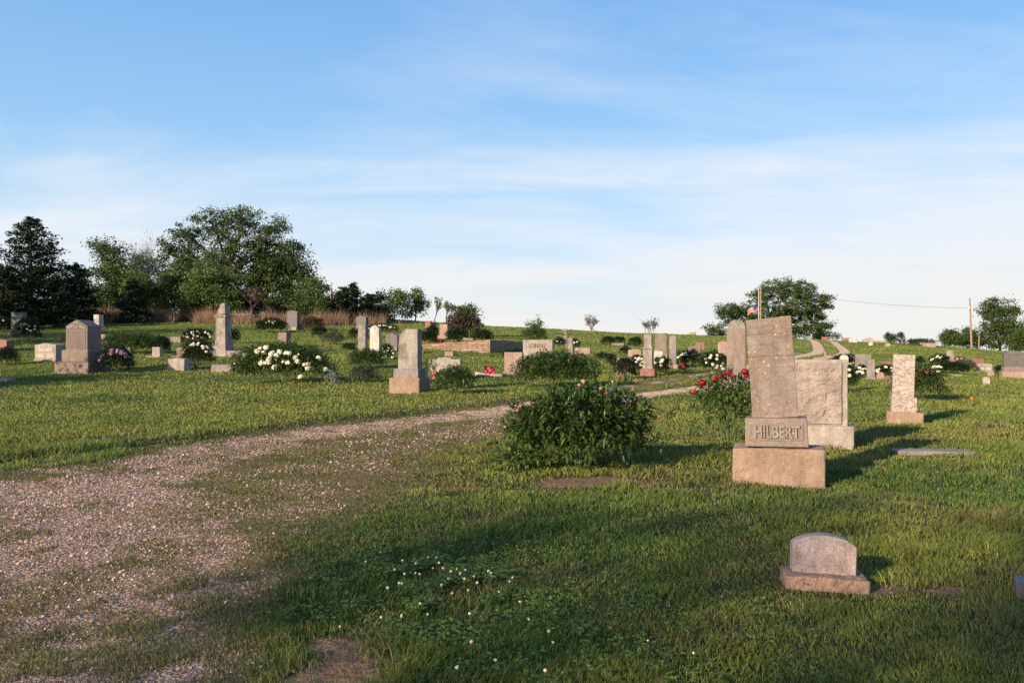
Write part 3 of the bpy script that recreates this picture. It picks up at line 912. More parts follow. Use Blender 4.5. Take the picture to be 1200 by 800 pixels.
def build_clover():
    rng = np.random.default_rng(21)
    N = 11000
    X = np.concatenate([rng.normal(-.45, .42, N), rng.normal(.5, .8, N//4)]); Y = np.concatenate([rng.normal(5.15, .6, N), rng.normal(4.1, .45, N//4)])
    keep = (Y > 3.0) & (rng.random(len(X)) < np.clip((fbm(X, Y, 5.5, 101, 3) - .45) * 5, 0, 1) * np.clip(1 - gravel_mask(X, Y)*1.2, 0, 1) * np.clip(1 - dirt_mask(X, Y)*2, 0, 1))
    X = X[keep]; Y = Y[keep]; n = len(X)
    Z = terrain(X, Y) + .025 + .05 * rng.random(n) ** .7
    C = np.repeat(np.stack([X, Y, Z], 1), 3, 0)
    a = np.repeat(rng.uniform(0, 2*PI, n), 3) + np.tile([0, 2.09, 4.19], n)
    r = np.repeat(rng.uniform(.0035, .0095, n), 3)
    A = np.stack([np.cos(a), np.sin(a), np.repeat(rng.normal(size=n)*.25, 3)], 1)
    tl = np.repeat(rng.normal(size=(n, 3)) * .6 + [0, 0, 1], 3, 0)
    V, F = leaf_quad(C + A * r[:, None], A, tl, r*2.0, r*1.9)
    tone = np.repeat(np.repeat(rng.random(n), 3), 4)
    tag(mobj('clover', npmesh('clover', V, F, {'tone': tone}), M['clover']), kind='stuff')
    # the blossoms, one by one
    bm = bmesh.new(); bmesh.ops.create_icosphere(bm, subdivisions=2, radius=.0070)
    for v in bm.verts:
        v.co *= 1 + .45 * mnoise.noise(v.co * 700); v.co.z *= .95
    head = bm_mesh(bm, 'head'); head.materials.append(flat_mat('clover blossom', (.58, .47, .34), .8, .5, 260))
    hm = bmesh.new(); tube(hm, (0, 0, 0), (0.004, 0, .075), .0013, .001, 4)
    stm = bm_mesh(hm, 'stalk'); stm.materials.append(M['stem'])
    pts = [(446, 651), (429, 663), (471, 661), (480, 665), (487, 665), (502, 657), (512, 657), (507, 671), (502, 667), (519, 671), (474, 677), (487, 676), (492, 678),
           (511, 675), (529, 674), (535, 671), (540, 677), (546, 673), (553, 677), (526, 683), (544, 684), (556, 681), (517, 691), (498, 687), (572, 674), (576, 676),
           (605, 669), (598, 687), (554, 693), (548, 698), (530, 701), (467, 689), (471, 690), (444, 705), (493, 714), (470, 728), (471, 731), (502, 727), (540, 727),
           (551, 727), (447, 731), (398, 742), (619, 734), (630, 741), (650, 745), (643, 748), (678, 745), (705, 742), (705, 756), (700, 767), (721, 730), (648, 762),
           (580, 784), (603, 797), (638, 797), (663, 792), (552, 761), (536, 793), (690, 781), (735, 735), (600, 682), (462, 672), (515, 664), (524, 678), (560, 688),
           (585, 700), (610, 712), (455, 695), (436, 688), (760, 760), (790, 748), (742, 788), (812, 775), (770, 792)]
    rr = random.Random(4)
    for k, (u, v) in enumerate([q_ for i_, q_ in enumerate(pts) if (i_ % 5 != 3 and (q_[0] < 600 or i_ % 3 == 0))]):
        q = ray(u, v + 9, 2.6)
        z = .062
        t = thing('clover_flower', 'small white clover blossom standing above the foreground grass', 'flower', q, rr.uniform(0, 6), 'white clover blossoms scattered in the foreground grass')
        sc = rr.uniform(.85, 1.35)
        h = bpy.data.objects.new('head', head); h.location = (.004, 0, .078); h.scale = (sc,)*3; put(h, t)
        s = bpy.data.objects.new('stalk', stm); put(s, t)


# ================================================================== TREES
def tree(name, label, u, v_or_Y, lobes, trunk_h, r0, n_clumps, per, leaf, mat='leaf_tree', bark='bark', cat='tree', seed=1, group=None,
         sigma=.42, Y=None, trunk_lean=0, twigs=False, top_only=False):
    """lobes: list of (du px from the trunk foot, px above the foot, rx px, rz px)"""
    rng = np.random.default_rng(seed)
    p = at(u, Y) if Y else P(u, v_or_Y)
    k = p.y / FPX
    t = thing(name, label, cat, p, 0, group)
    bm = bmesh.new()
    fork = Vector((trunk_lean*k*.5, 0, trunk_h*k))
    tube(bm, (0, 0, -.3), (fork.x*.4, 0, fork.z*.5), r0, r0*.8, 8); tube(bm, (fork.x*.4, 0, fork.z*.5), fork, r0*.8, r0*.62, 8)
    tips = []; wts = []
    for (du, dv, rx, rz) in lobes:
        c = Vector((du*k, rng.uniform(-.3, .3)*rx*k, dv*k))
        vol = (rx*rz)
        m = max(3, int(len(lobes) and n_clumps * vol / sum(l[2]*l[3] for l in lobes)))
        D = rand_unit(m, rng); rad = rng.random(m) ** .45
        ry = min(rx, rz*1.6) * 1.0
        pts = np.array(c)[None] + D * rad[:, None] * np.array([[rx*k, ry*k, rz*k]])
        tips.append(pts)
        # limb from the fork to the lobe, with sub-limbs
        mid = fork.lerp(c, .55) + Vector((0, 0, -.06 * (c - fork).length)) + Vector(rng.normal(size=3) * .05 * (c - fork).length)
        rl = r0 * .45 * min(1.2, .5 + rx*k/5)
        tube(bm, fork, mid, rl, rl*.7, 6); tube(bm, mid, c, rl*.7, rl*.35, 6)
        for q in pts[rng.permutation(m)[:min(m, 16)]]:
            q = Vector(q); s = mid.lerp(c, rng.uniform(.2, 1))
            e = s.lerp(q, .5) + Vector(rng.normal(size=3) * .05 * (q - s).length)
            tube(bm, s, e, rl*.28, rl*.18, 4); tube(bm, e, q, rl*.18, rl*.06, 4)
    mobj('trunk', bm_mesh(bm, 'trunk'), M[bark], t)
    T = np.concatenate(tips)
    C = np.repeat(T, per, 0); n = len(C)
    cs = np.repeat(rng.uniform(.6, 1.4, len(T)), per)[:, None]
    C = C + rng.normal(size=(n, 3)) * sigma * cs * np.array([[1, 1, .62]])
    Ln = leaf * rng.uniform(.6, 1.3, n)
    V, F = leaf_quad(C, rand_unit(n, rng) + [[0, 0, -.3]], rand_unit(n, rng) + [[0, -.1, .6]], Ln, Ln*.62)
    tone = np.clip(np.repeat(rng.uniform(.1, .75, len(T)), per) + rng.normal(size=n)*.18, 0, 1)
    mobj('crown', npmesh('crown', V, F, {'tone': np.repeat(tone, 4)}), M[mat], t)
    return t


def cedar(label, u, Y, hpx, wpx, seed=1, mat='leaf_cedar', dens=1.0, name='cedar_tree', cat='tree', group=None, skirt=.04, leaf=.30, vfoot=None, power=.8, bark='bark', ragged=.35):
    rng = np.random.default_rng(seed)
    p = P(u, vfoot) if vfoot else at(u, Y)
    k = p.y / FPX
    H = hpx*k; W = wpx*k/2
    t = thing(name, label, cat, p, 0, group)
    bm = bmesh.new(); tube(bm, (0, 0, -.3), (0, 0, H*.6), H*.022, H*.012, 7); tube(bm, (0, 0, H*.6), (0, 0, H*.97), H*.012, .01, 5)
    nb = int(90 * dens); Vs = []; Fs = []; T = []; base = 0
    for i in range(nb):
        f = skirt + (1 - skirt) * (i + rng.random()) / nb
        R = W * (1 - f) ** power * rng.uniform(1 - ragged, 1.08) + .12
        a = rng.uniform(0, 2*PI)
        rise = rng.uniform(-.05, .35)
        z = H * f * .97
        e = np.array([math.cos(a)*R, math.sin(a)*R, rise*R])
        if i % 2 == 0: tube(bm, (0, 0, z), (e[0]*.8, e[1]*.8, z + e[2]*.8), .02 + H*.003, .01, 3)
        m = int(10 + 46 * R * (1.0 if H < 14 else .6))
        s = rng.random(m) ** .6
        C = e[None]*s[:, None] + np.array([[0, 0, z]]) + rng.normal(size=(m, 3)) * np.array([[.22, .22, .12]]) * (.5 + .35*R)
        Ad = _norm(e[None] + rng.normal(size=(m, 3)) * .5 * R)
        V, F = leaf_quad(C, Ad, rand_unit(m, rng) + [[0, 0, .5]], leaf*rng.uniform(.6, 1.4, m), leaf*.4*rng.uniform(.7, 1.3, m))
        Vs.append(V); Fs.append(F + base); base += len(V)
        T.append(np.repeat(np.clip(rng.uniform(.1, .8) + rng.normal(size=m)*.15, 0, 1), 4))
    mobj('trunk', bm_mesh(bm, 'trunk'), M[bark], t)
    mobj('crown', npmesh('crown', np.concatenate(Vs), np.concatenate(Fs), {'tone': np.concatenate(T)}), M[mat], t)
    return t


def bare_tree(label, u, Y, hpx, wpx, seed=1, mat='bark_grey', leaves=0, lmat='leaf_sage', name='bare_tree', r=.16, cat='tree', vfoot=None, depth=5, upr=.55, leaf=.16, stems=1, spread=.42):
    rng = random.Random(seed)
    p = P(u, vfoot) if vfoot else at(u, Y)
    k = p.y / FPX; H = hpx*k; W = wpx*k
    t = thing(name, label, cat, p, 0)
    bm = bmesh.new(); ends = []

    def grow(a, d, L, r_, lev):
        b = a + d * L
        tube(bm, a, b, r_, r_*.65, 5 if lev > 2 else 3)
        if lev == 0:
            ends.append(b); return
        if lev < 3: ends.append(b)
        for i in range(3 if lev > 1 else 2):
            nd = (d * upr + Vector((rng.gauss(0, spread)*W/H*1.4, rng.gauss(0, spread), rng.gauss(.12, .25)))).normalized()
            grow(a.lerp(b, rng.uniform(.55, 1)), nd, L*rng.uniform(.62, .85), r_*.58, lev-1)
    for s in range(stems):
        d0 = Vector((rng.gauss(0, .12 if stems == 1 else .3*W/H), rng.gauss(0, .1), 1)).normalized()
        grow(Vector((rng.gauss(0, .02 if stems == 1 else W*.12), 0, -.1)), d0, H*(.30 if stems == 1 else rng.uniform(.24, .34)), r, depth)
    zmax = max(v.co.z for v in bm.verts); sc = H / zmax
    xs = [v.co.x for v in bm.verts]; sx = min(1.6, W / max(.1, max(xs) - min(xs)))
    for v in bm.verts: v.co.z *= sc; v.co.x *= sx; v.co.y *= sx
    ends = [Vector((e.x*sx, e.y*sx, e.z*sc)) for e in ends]
    mobj('trunk', bm_mesh(bm, 'trunk'), M[mat], t)
    if leaves:
        g = np.random.default_rng(seed)
        E = np.array([tuple(e) for e in ends]); C = E[g.integers(0, len(E), leaves)] + g.normal(size=(leaves, 3)) * .12
        Ln = leaf * g.uniform(.6, 1.3, leaves)
        V, F = leaf_quad(C, rand_unit(leaves, g), rand_unit(leaves, g), Ln, Ln*.55)
        mobj('crown', npmesh('crown', V, F, {'tone': np.repeat(g.random(leaves), 4)}), M[lmat], t)
    return t


def shrubmass(label, u0, u1, vb, vt, mat='leaf_tree', Y=None, seed=1, name='shrub', cat='shrub', leaf=.2, clumps=120, per=26, sigma=.3, lob=None, r0=.06, group=None):
    u = (u0+u1)/2; w = (u1-u0)/2; h = vb - vt
    lobes = lob or [(0, h*.52, w*.72, h*.46), (-w*.5, h*.38, w*.45, h*.34), (w*.5, h*.36, w*.45, h*.33)]
    return tree(name, label, u, vb, lobes, h*.18, r0, clumps, per, leaf, mat, 'bark', cat, seed, group, sigma, Y)


def tall_grass():
    rng = np.random.default_rng(77)
    N = 44000
    u = rng.uniform(-60, 470, N)
    Y = 84 + rng.uniform(-4, 6, N) + (u > 330) * (u - 330) * .03
    dens = np.clip(.25 + (fbm(u, Y*5, .05, 5, 4) - .44) * 4, 0, 1)
    dens = dens * np.where((u > 30) & (u < 450), 1, .15)
    dk = dens[:]
    keep = rng.random(N) < dens
    u = u[keep]; Y = Y[keep]; n = len(u)
    X = (u-600)/FPX*Y; Z = terrain(X, Y)
    h = (.35 + 1.7 * fbm(u, Y*4, .16, 9, 4)) * rng.uniform(.35, 1.25, n)
    w = rng.uniform(.014, .036, n); lx = rng.normal(size=n)*.45; a = rng.uniform(-.9, .9, n)
    b0 = np.stack([X - w*np.cos(a), Y - w*np.sin(a), Z - .05], 1); b1 = np.stack([X + w*np.cos(a), Y + w*np.sin(a), Z - .05], 1)
    tp = np.stack([X + lx, Y, Z + h], 1)
    V = np.stack([b0, b1, tp], 1).reshape(-1, 3); F = np.arange(n)[:, None]*3 + [[0, 1, 2]]
    tag(mobj('tall_grass', npmesh('tall_grass', V, F, {'tone': np.repeat(np.clip(rng.random(n) * .6 + (fbm(u, Y*6, .09, 14, 4) - .3) * 1.2, 0, 1), 3)}), M['tall_grass']), kind='stuff')


# ================================================================== WORLD, SUN, CAMERA
def build_world():
    w = bpy.data.worlds.new('World'); scene.world = w; w.use_nodes = True
    nt = w.node_tree; nt.nodes.clear(); n = NB(nt)
    out = nt.nodes.new('ShaderNodeOutputWorld')
    bg = n.n('ShaderNodeBackground'); bg.inputs['Strength'].default_value = SKY_STRENGTH
    tc = n.n('ShaderNodeTexCoord')
    sep = n.n('ShaderNodeSeparateXYZ'); n.l(tc.outputs['Generated'], sep.inputs[0])
    zc = n.math('MAXIMUM', sep.outputs['Z'], .012)
    cmb = n.n('ShaderNodeCombineXYZ'); n.l(sep.outputs['X'], cmb.inputs[0]); n.l(sep.outputs['Y'], cmb.inputs[1]); n.l(zc, cmb.inputs[2])
    sky = n.n('ShaderNodeTexSky', _sky_type='NISHITA'); sky.sun_disc = False
    sky.sun_elevation = math.radians(SUN_EL); sky.sun_rotation = math.radians(SUN_AZ)
    sky.altitude = 0; sky.air_density = 1.0; sky.dust_density = .8; sky.ozone_density = 1.6
    n.l(cmb.outputs[0], sky.inputs['Vector'])
    skyc = n.mix(1.0, sky.outputs[0], SKY_GAIN, 'MULTIPLY')
    # even blue of clear air, paler towards the horizon
    gr = n.ramp(sep.outputs['Z'], [(0.0, (.60, .79, .92)), (.10, (.53, .755, .94)), (.21, (.37, .65, .95)), (.39, (.215, .48, .88)), (.8, (.09, .25, .60))])
    gr = n.mix(1.0, gr, (5.15, 5.15, 5.15), 'MULTIPLY')
    skyc = n.mix(n.math('MULTIPLY', n.ramp(sep.outputs['Y'], [(.0, .35), (.3, .85)]), 1.0), skyc, gr)
    # thin high cloud on a flat layer overhead: divide by height so it closes up towards the horizon
    den = n.math('ADD', n.math('MAXIMUM', sep.outputs['Z'], 0.0), .16)
    px = n.math('DIVIDE', sep.outputs['X'], den); py = n.math('DIVIDE', sep.outputs['Y'], den)
    pc = n.n('ShaderNodeCombineXYZ'); n.l(px, pc.inputs[0]); n.l(py, pc.inputs[1])
    c1 = n.noise(n.mapping(pc.outputs[0], (.5, .95, 1), loc=(2.3, 3.1, 0), rot=(0, 0, .22)), 1.0, 9, .56, .55)
    c2 = n.noise(n.mapping(pc.outputs[0], (.9, 2.4, 1), loc=(4.2, .6, 0), rot=(0, 0, .30)), 1.4, 8, .62, .8)
    el = sep.outputs['Z']
    low = n.ramp(el, [(0.0, .40), (.10, .40), (.19, .28), (.27, .08), (.36, .0)])   # cover thins out with height
    cov = n.math('ADD', n.math('ADD', c1, n.math('MULTIPLY', n.math('SUBTRACT', c2, .5), .26)), low)
    side = n.math('MULTIPLY', n.ramp(n.math('ADD', sep.outputs['X'], .5), [(.0, .0), (.55, 1.0), (.9, .8)]), .12)
    cov = n.math('ADD', cov, n.math('SUBTRACT', side, .145))
    fac = n.math('MULTIPLY', n.ramp(cov, [(.50, 0.0), (.62, .26), (.86, 1.0)]), .9)
    hz = n.ramp(el, [(.0, 1.0), (.035, .8), (.12, .0)])
    ccol = n.mix(hz, (4.5, 4.75, 5.1), (5.0, 4.75, 4.5))
    fac = n.math('MULTIPLY', fac, n.ramp(sep.outputs['Y'], [(.0, .12), (.45, 1.0)]))
    c = n.mix(fac, skyc, ccol)
    c = n.mix(n.math('MULTIPLY', n.math('MULTIPLY', hz, .55), n.ramp(sep.outputs['Y'], [(.0, .2), (.3, 1.0)])), c, (4.9, 4.75, 4.55))
    n.l(c, bg.inputs['Color']); n.l(bg.outputs[0], out.inputs[0])


SKY_STRENGTH = .11
SKY_GAIN = (.96, 1.07, 1.33)
build_world()
sd = bpy.data.lights.new('sun', 'SUN'); sd.energy = 5.0; sd.angle = math.radians(.5); sd.color = (1.0, .80, .56)
so = bpy.data.objects.new('sun', sd); put(so)
sv = Vector((math.sin(math.radians(SUN_AZ))*math.cos(math.radians(SUN_EL)), math.cos(math.radians(SUN_AZ))*math.cos(math.radians(SUN_EL)), math.sin(math.radians(SUN_EL))))
so.rotation_euler = (-sv).to_track_quat('-Z', 'Y').to_euler(); so.location = sv * 60

cd = bpy.data.cameras.new('camera'); cd.sensor_width = 36; cd.lens = FPX / 1200 * 36; cd.clip_end = 6000; cd.clip_start = .05
cd.shift_y = (VH - 400) / 1200
co = bpy.data.objects.new('camera', cd); co.location = (0, 0, CAM_H); co.rotation_euler = (PI/2, 0, 0); put(co)
scene.camera = co
scene.view_settings.view_transform = 'Standard'; scene.view_settings.look = 'None'
scene.view_settings.exposure = .78; scene.view_settings.gamma = 1; scene.view_settings.use_curve_mapping = False
scene.cycles.max_bounces = 6; scene.cycles.transparent_max_bounces = 4; scene.cycles.use_denoising = True
scene.render.film_transparent = False
build_ground()
build_grass()
build_pebbles()
build_clover()
# ================================================================== OBJECTS
PB = 'peony bushes among the headstones'
B = dict  # short

# ---------------- near headstones
def name_monument():
    # tall leaning tablet on a lettered block on a wide base; photo: base 858-967 x 526-570
    p = P(912, 570); k = p.y / FPX; a = math.radians(19)
    nv = Vector((math.sin(a), math.cos(a), 0)); bear = math.atan2(p.x, p.y)
    W = 104 * k
    p = p + nv * W * .27; p.z = tz(p.x, p.y) - .03
    t = thing('headstone_monument', 'tall grey tablet leaning left on a lettered plinth reading HILBERT', 'gravestone', p, -a)
    hb = 44 * k + .03
    mobj('base', block_mesh('base', W, W*.50, hb, rough=.014, bev=.02, n=(22, 12, 9), seed=3, rf=7, top='slope', a=.05), M['limestone_tan'], t)
    wp = 72 * k; hp = 34 * k
    pl = mobj('plinth', block_mesh('plinth', wp, wp*.52, hp, rough=.003, bev=.012, n=(14, 6, 6), seed=4, tx=.03), M['name_block'], t, (-.02, 0, hb), (0, math.radians(-1.3), 0))
    fr = block_mesh('inscription_panel', wp*.84, .008, hp*.58, bev=.003, n=(6, 1, 3), z0=0)
    ins = mobj('inscription_panel', fr, M['name_block'], t, (-.02, -wp*.26 - .003, hb + hp*.22), (0, math.radians(-1.3), 0))
    tm = text_mesh('HILBERT', hp*.60, .020, 1.05)
    xs = [v.co.x for v in tm.vertices]; tw = max(xs) - min(xs); tm.transform(Matrix.Scale(wp*.71/tw, 4, (1, 0, 0)))
    mobj('inscription', tm, M['letter'], ins, (.006, -.013, hp*.29))
    ht = 121 * k; wt = 52.5 * k
    tb = block_mesh('tablet', wt, wt*.30, ht, top='slope', a=.016, tx=.0, rough=.004, bev=.007, n=(18, 6, 40), seed=5, rf=5)
    mobj('tablet', tb, M['name_tablet'], t, (-.035, .02, hb + hp - .004), (math.radians(1), math.radians(-3.9), 0))
    # the worn panel cut in the tablet's face
    rm = block_mesh('relief', .10, .012, .018, bev=.004, rough=.004, n=(6, 2, 2), rf=30)
    return t


name_monument()

# the rough-faced tablet behind it
def rough_monument():
    p = P(970, 526); k = p.y / FPX; a = math.radians(20); nv = Vector((math.sin(a), math.cos(a), 0))
    W = 63 * k * 1.15
    p = P(962, 526) + nv * W * .2; p.z = tz(p.x, p.y) - .03
    t = thing('rough_headstone', 'squared pale stone with rough hewn face, standing behind the tall leaning tablet', 'gravestone', p, -a)
    hb = 27 * k + .03
    mobj('base', block_mesh('base', W, W*.45, hb, rough=.012, bev=.015, n=(16, 8, 6), seed=13, rf=8), M['granite_pale'], t)
    wt = 64 * k * .99; ht = 78 * k
    tb = block_mesh('tablet', wt, wt*.30, ht, rough=.002, bev=.006, n=(30, 6, 34), seed=14)
    mobj('tablet', tb, M['granite_pale'], t, (-.03, 0, hb - .003))
    fc = block_mesh('rough_face', wt*.86, .05, ht*.93, bev=.008, n=(84, 2, 90), front=.017, rough=.003, seed=15, rf=14)
    mobj('rough_face', fc, M['rock_face'], t, (-.03 - wt*.03, -wt*.15 - .004, hb + ht*.025))
    bm = bmesh.new(); rr = random.Random(8); q = Vector((.10, -wt*.15 - .028, hb + ht*.86))
    for i in range(16):
        e = q + Vector((rr.uniform(-.022, .018), 0, -ht*.045)); tube(bm, q, e, .007, .007, 5); q = e
    mobj('crack', bm_mesh(bm, 'crack'), M['engraving'], t)
    return t


rough_monument()

# small headstone bottom right
def small_headstone():
    p = P(970, 693); k = p.y / FPX; a = math.radians(9); nv = Vector((math.sin(a), math.cos(a), 0))
    p = p + nv * .13; p.z = tz(p.x, p.y) - .03
    t = thing('small_headstone', 'small mauve arched headstone low on a reddish base in the shaded grass', 'gravestone', p, -a)
    t.rotation_euler = (0, math.radians(1.8), -a)
    wb = 94 * k; hb = 18 * k + .02
    mobj('base', block_mesh('base', wb, .27, hb, rough=.016, bev=.012, n=(26, 8, 5), seed=23, rf=16), M['small_base'], t)
    wt = 73 * k
    mobj('tablet', block_mesh('tablet', wt, .105, 46 * k, top='arch', a=.27, rough=.003, bev=.006, n=(30, 4, 14), seed=24, rf=14), M['small_stone'], t, (-.005, .02, hb - .003))
    bm = bmesh.new(); rr = random.Random(3)
    for i in range(7):
        x = -.06 + i*.019; tube(bm, (x, 0, rr.uniform(-.002, .002)), (x + .012, 0, rr.uniform(-.003, .003)), .0022, .0018, 5)
    mobj('worn_inscription', bm_mesh(bm, 'lettering'), M['panel_light'], t, (0, .02 - .0535, hb + 27*k))
    return t


small_headstone()
o = mobj('corner_marker', block_mesh('corner_marker', .45, .26, .12, rough=.006, bev=.012, n=(10, 6, 3), seed=31, top='slopeR', a=.1), M['granite_dark'])
q = P(1200, 708); o.location = (q.x + .27, q.y + .1, q.z - .03); o.rotation_euler = (0, 0, -.5)
tag(o, 'low grey block at the right edge of the foreground grass', 'grave marker')
o = mobj('flat_marker', block_mesh('flat_marker', 1.02, .30, .07, rough=.006, bev=.012, n=(10, 4, 2), seed=33), M['granite'])
q = P(1098, 533); o.location = (q.x, q.y + .1, q.z - .012); o.rotation_euler = (0, 0, -.12)
tag(o, 'long flat slab lying in the lawn right of the rough hewn stone', 'grave marker')

# marble shaft
stone('marble_headstone', 'brown veined white marble shaft on a tan block, beside the rose bush at right', 1041, 1080, 497, 416,
      [('base', 1, 0, .19, .75, 'limestone_tan', B(rough=.01, bev=.015, n=(12, 8, 5))),
       ('plinth', .70, .186, .395, .75, 'veined', B(rough=.003, bev=.008, n=(6, 4, 4), xo=-.03)),
       ('shaft', .60, .39, 1.0, .62, 'veined', B(rough=.004, bev=.008, n=(8, 5, 16), tx=.0, xo=-.06))], yaw=22, lean=1.6)
# centre pillar
stone('marble_pillar', 'mottled grey pillar with broken slanting top on a tan block, beside the lane', 456, 491, 461.5, 386,
      [('base', 1, 0, .25, 1.0, 'limestone_tan', B(rough=.012, bev=.015, n=(12, 10, 6))),
       ('plinth', .82, .245, .39, .92, 'granite', B(rough=.004, bev=.012, n=(6, 6, 4))),
       ('shaft', .66, .385, 1.0, .62, 'limestone', B(rough=.010, bev=.012, n=(10, 6, 22), top='cut', a=.17, tx=.06, rf=6))], yaw=14, lean=.6)
stone('rounded_tablet', 'tall narrow tablet with rounded cap just left of the leaning tablet', 851, 874, 453, 375,
      [('base', 1.25, 0, .14, .5, 'granite', B(rough=.006, bev=.01)),
       ('tablet', .93, .138, .872, .34, 'name_block', B(rough=.003, bev=.006, n=(8, 4, 20))),
       ('cap', .90, .868, 1.0, .35, 'granite', B(top='round', a=.93, bev=0, n=(28, 4, 6)))], yaw=20)

# ---------------- left side
t = stone('grave_monument', 'large brown monument with carved gable and emblem on two stepped bases', 66, 101, 438, 375,
      [('base', 1, 0, .21, .95, 'granite_brown', B(rough=.014, bev=.015, n=(12, 10, 5))),
       ('plinth', .80, .207, .44, .88, 'granite_brown', B(rough=.006, bev=.06, n=(6, 6, 4))),
       ('die', .64, .437, 1.0, .86, 'granite_brown', B(top='gable', a=.21, bev=.012, n=(12, 4, 8), rough=.0))], yaw=10)
w_, h_ = t['_w'], t['_h']; fy = -w_*.64*.86/2
mobj('inscription_panel', block_mesh('panel', w_*.54, .02, h_*.34, bev=.006), M['panel_dark'], t, (0, fy - .002, h_*.47))
gb = block_mesh('gable_relief', w_*.58, .02, h_*.155, top='gable', a=.72, bev=.004, n=(12, 1, 3))
g_ = mobj('gable_relief', gb, M['panel_dark'], t, (0, fy - .001, h_*.825))
bm = bmesh.new()
for i in range(20):
    a0, a1 = 2*PI*i/20, 2*PI*(i+1)/20
    tube(bm, (math.cos(a0)*w_*.055, -.02, h_*.075 + math.sin(a0)*h_*.052), (math.cos(a1)*w_*.055, -.02, h_*.075 + math.sin(a1)*h_*.052), .016, .016, 5)
mobj('emblem', bm_mesh(bm, 'emblem'), M['panel_light'], g_)
rr = random.Random(5)
for s in (-1, 1):
    bm = bmesh.new()
    for i in range(9):
        f = i / 8; x = s * w_*(.09 + .16*f); z = h_*(.055 - .035*f)
        tube(bm, (x, -.015, z), (x + s*.05, -.018, z + (.05 if i % 2 else -.04)), .022, .008, 5)
    tube(bm, (s*w_*.08, -.013, h_*.06), (s*w_*.26, -.013, h_*.018), .010, .006, 5)
    mobj('sprig', bm_mesh(bm, 'sprig'), M['panel_light'], g_)

t = stone('slant_headstone', 'low pale headstone with three light panels, left of the large brown monument', 41, 63, 424, 403,
      [('base', 1.0, 0, .12, .7, 'granite_pale', B(bev=.01)),
       ('tablet', .97, .118, 1.0, .62, 'granite_pale', B(top='serp', a=.10, bev=.01, n=(12, 3, 6)))], yaw=10)
w_, h_ = t['_w'], t['_h']; fy = -w_*.97*.62/2
for (x, z, ww, hh) in ((0, .56, .62, .15), (-.24, .22, .34, .20), (.24, .22, .34, .20)):
    mobj('inscription_panel', block_mesh('panel', w_*ww, .012, h_*hh, bev=.002), M['panel_light'], t, (x*w_, fy - .004, h_*z))

# obelisk
t = stone('obelisk', 'tall tan obelisk with a draped band on stepped bases before the tall trees', 250, 264, 418, 355,
      [('base', 1, 0, .12, 1, 'granite_pale', B(rough=.01, bev=.02)),
       ('plinth', .90, .118, .30, 1, 'limestone', B(bev=.015, tx=.10, ty=.10)),
       ('die', .66, .298, .735, 1, 'limestone', B(bev=.012, tx=.04, ty=.04, n=(4, 4, 8))),
       ('cornice', .84, .73, .79, 1, 'limestone', B(bev=.015, top='notch', a=.35)),
       ('spire', .52, .788, .975, 1, 'limestone', B(bev=.01, tx=.3, ty=.3)),
       ('tip', .36, .972, 1.0, 1, 'limestone', B(bev=.003, tx=.85, ty=.85))], yaw=18)
stone('companion_obelisk', 'reddish obelisk mostly hidden behind the tall tan obelisk', 250, 260, 411, 361,
      [('base', 1.2, 0, .12, 1, 'granite_brown', B(bev=.02)), ('die', .8, .118, .80, 1, 'granite_brown', B(bev=.012, tx=.06, ty=.06)),
       ('urn', .66, .797, 1.0, 1, 'granite_brown', B(bev=.05, top='dome', a=.5, tx=.2, ty=.2, n=(8, 8, 6)))], yaw=18)

SM = lambda name, label, u0, u1, vb, vt, mat, top=None, a=.12, dr=.4, yaw=16, lean=0, cat='gravestone', rough=.004, **kw: stone(
    name, label, u0, u1, vb, vt, [('stone', 1, 0, 1, dr, mat, B(top=top, a=a, bev=.015, rough=rough, n=(8, 3, 6), **kw))], yaw=yaw, lean=lean, cat=cat)


def HS(name, label, u0, u1, vb, vt, mat, top=None, a=.12, bh=.2, tw=.8, dr=.35, yaw=16, lean=0, bmat=None, mid=None, bd=None, tx=0, face=None, cat='gravestone'):
    parts = [('base', 1, 0, bh, bd or min(1, dr/tw*1.5), bmat or mat, B(bev=.015, rough=.008, n=(8, 4, 3)))]
    z = bh - .003
    if mid:
        parts.append(('plinth', (1+tw)/2, z, z + mid, min(1, dr*1.4), mat, B(bev=.012, rough=.003))); z = z + mid - .002
    parts.append(('tablet', tw, z, 1.0, dr, mat, B(top=top, a=a, bev=.01, n=(12, 3, 10), tx=tx, rough=.002)))
    t = stone(name, label, u0, u1, vb, vt, parts, yaw=yaw, lean=lean, cat=cat)
    if face:
        w_, h_ = t['_w'], t['_h']
        for (x, zz, ww, hh, fm) in face:
            mobj('inscription_panel', block_mesh('panel', w_*ww, .014, h_*hh, bev=.003), M[fm], t, (x*w_, -w_*tw*dr/2 - .004, h_*zz))
    return t


HS('dark_headstone', 'dark tablet on a brown base at the far left under the cedars', 11, 25, 392, 366, 'granite_dark', None, bh=.22, tw=.88, bmat='granite_brown', yaw=10)
SM('emblem_stone', 'red stone with a pale round emblem cut by the left edge of the lawn', -12, 6, 411, 397.5, 'red_granite', 'serp', .1)
SM('low_marker', 'small dark block in the shaded lawn above the slant headstone', 64, 72, 399, 395.5, 'red_granite', dr=.5)
SM('marker_post', 'slim white post standing behind the large brown monument', 110, 115.5, 385.5, 369, 'white_marble', dr=1, rough=0)
SM('pillow_stone', 'small pale rounded stone just right of the brown monument', 116, 124, 402, 392, 'pink_granite', 'round', .4, dr=.7, lean=4)
SM('small_marker', 'little grey stone at the right of the mauve peony bush', 145, 152.5, 415, 406, 'granite_pale', 'arch', .15)
HS('small_headstone', 'short square stone on a wide flat base at the end of the long low hedge', 171, 186, 418.5, 407, 'granite_pale', None, bh=.14, tw=.55, dr=.5, yaw=12)
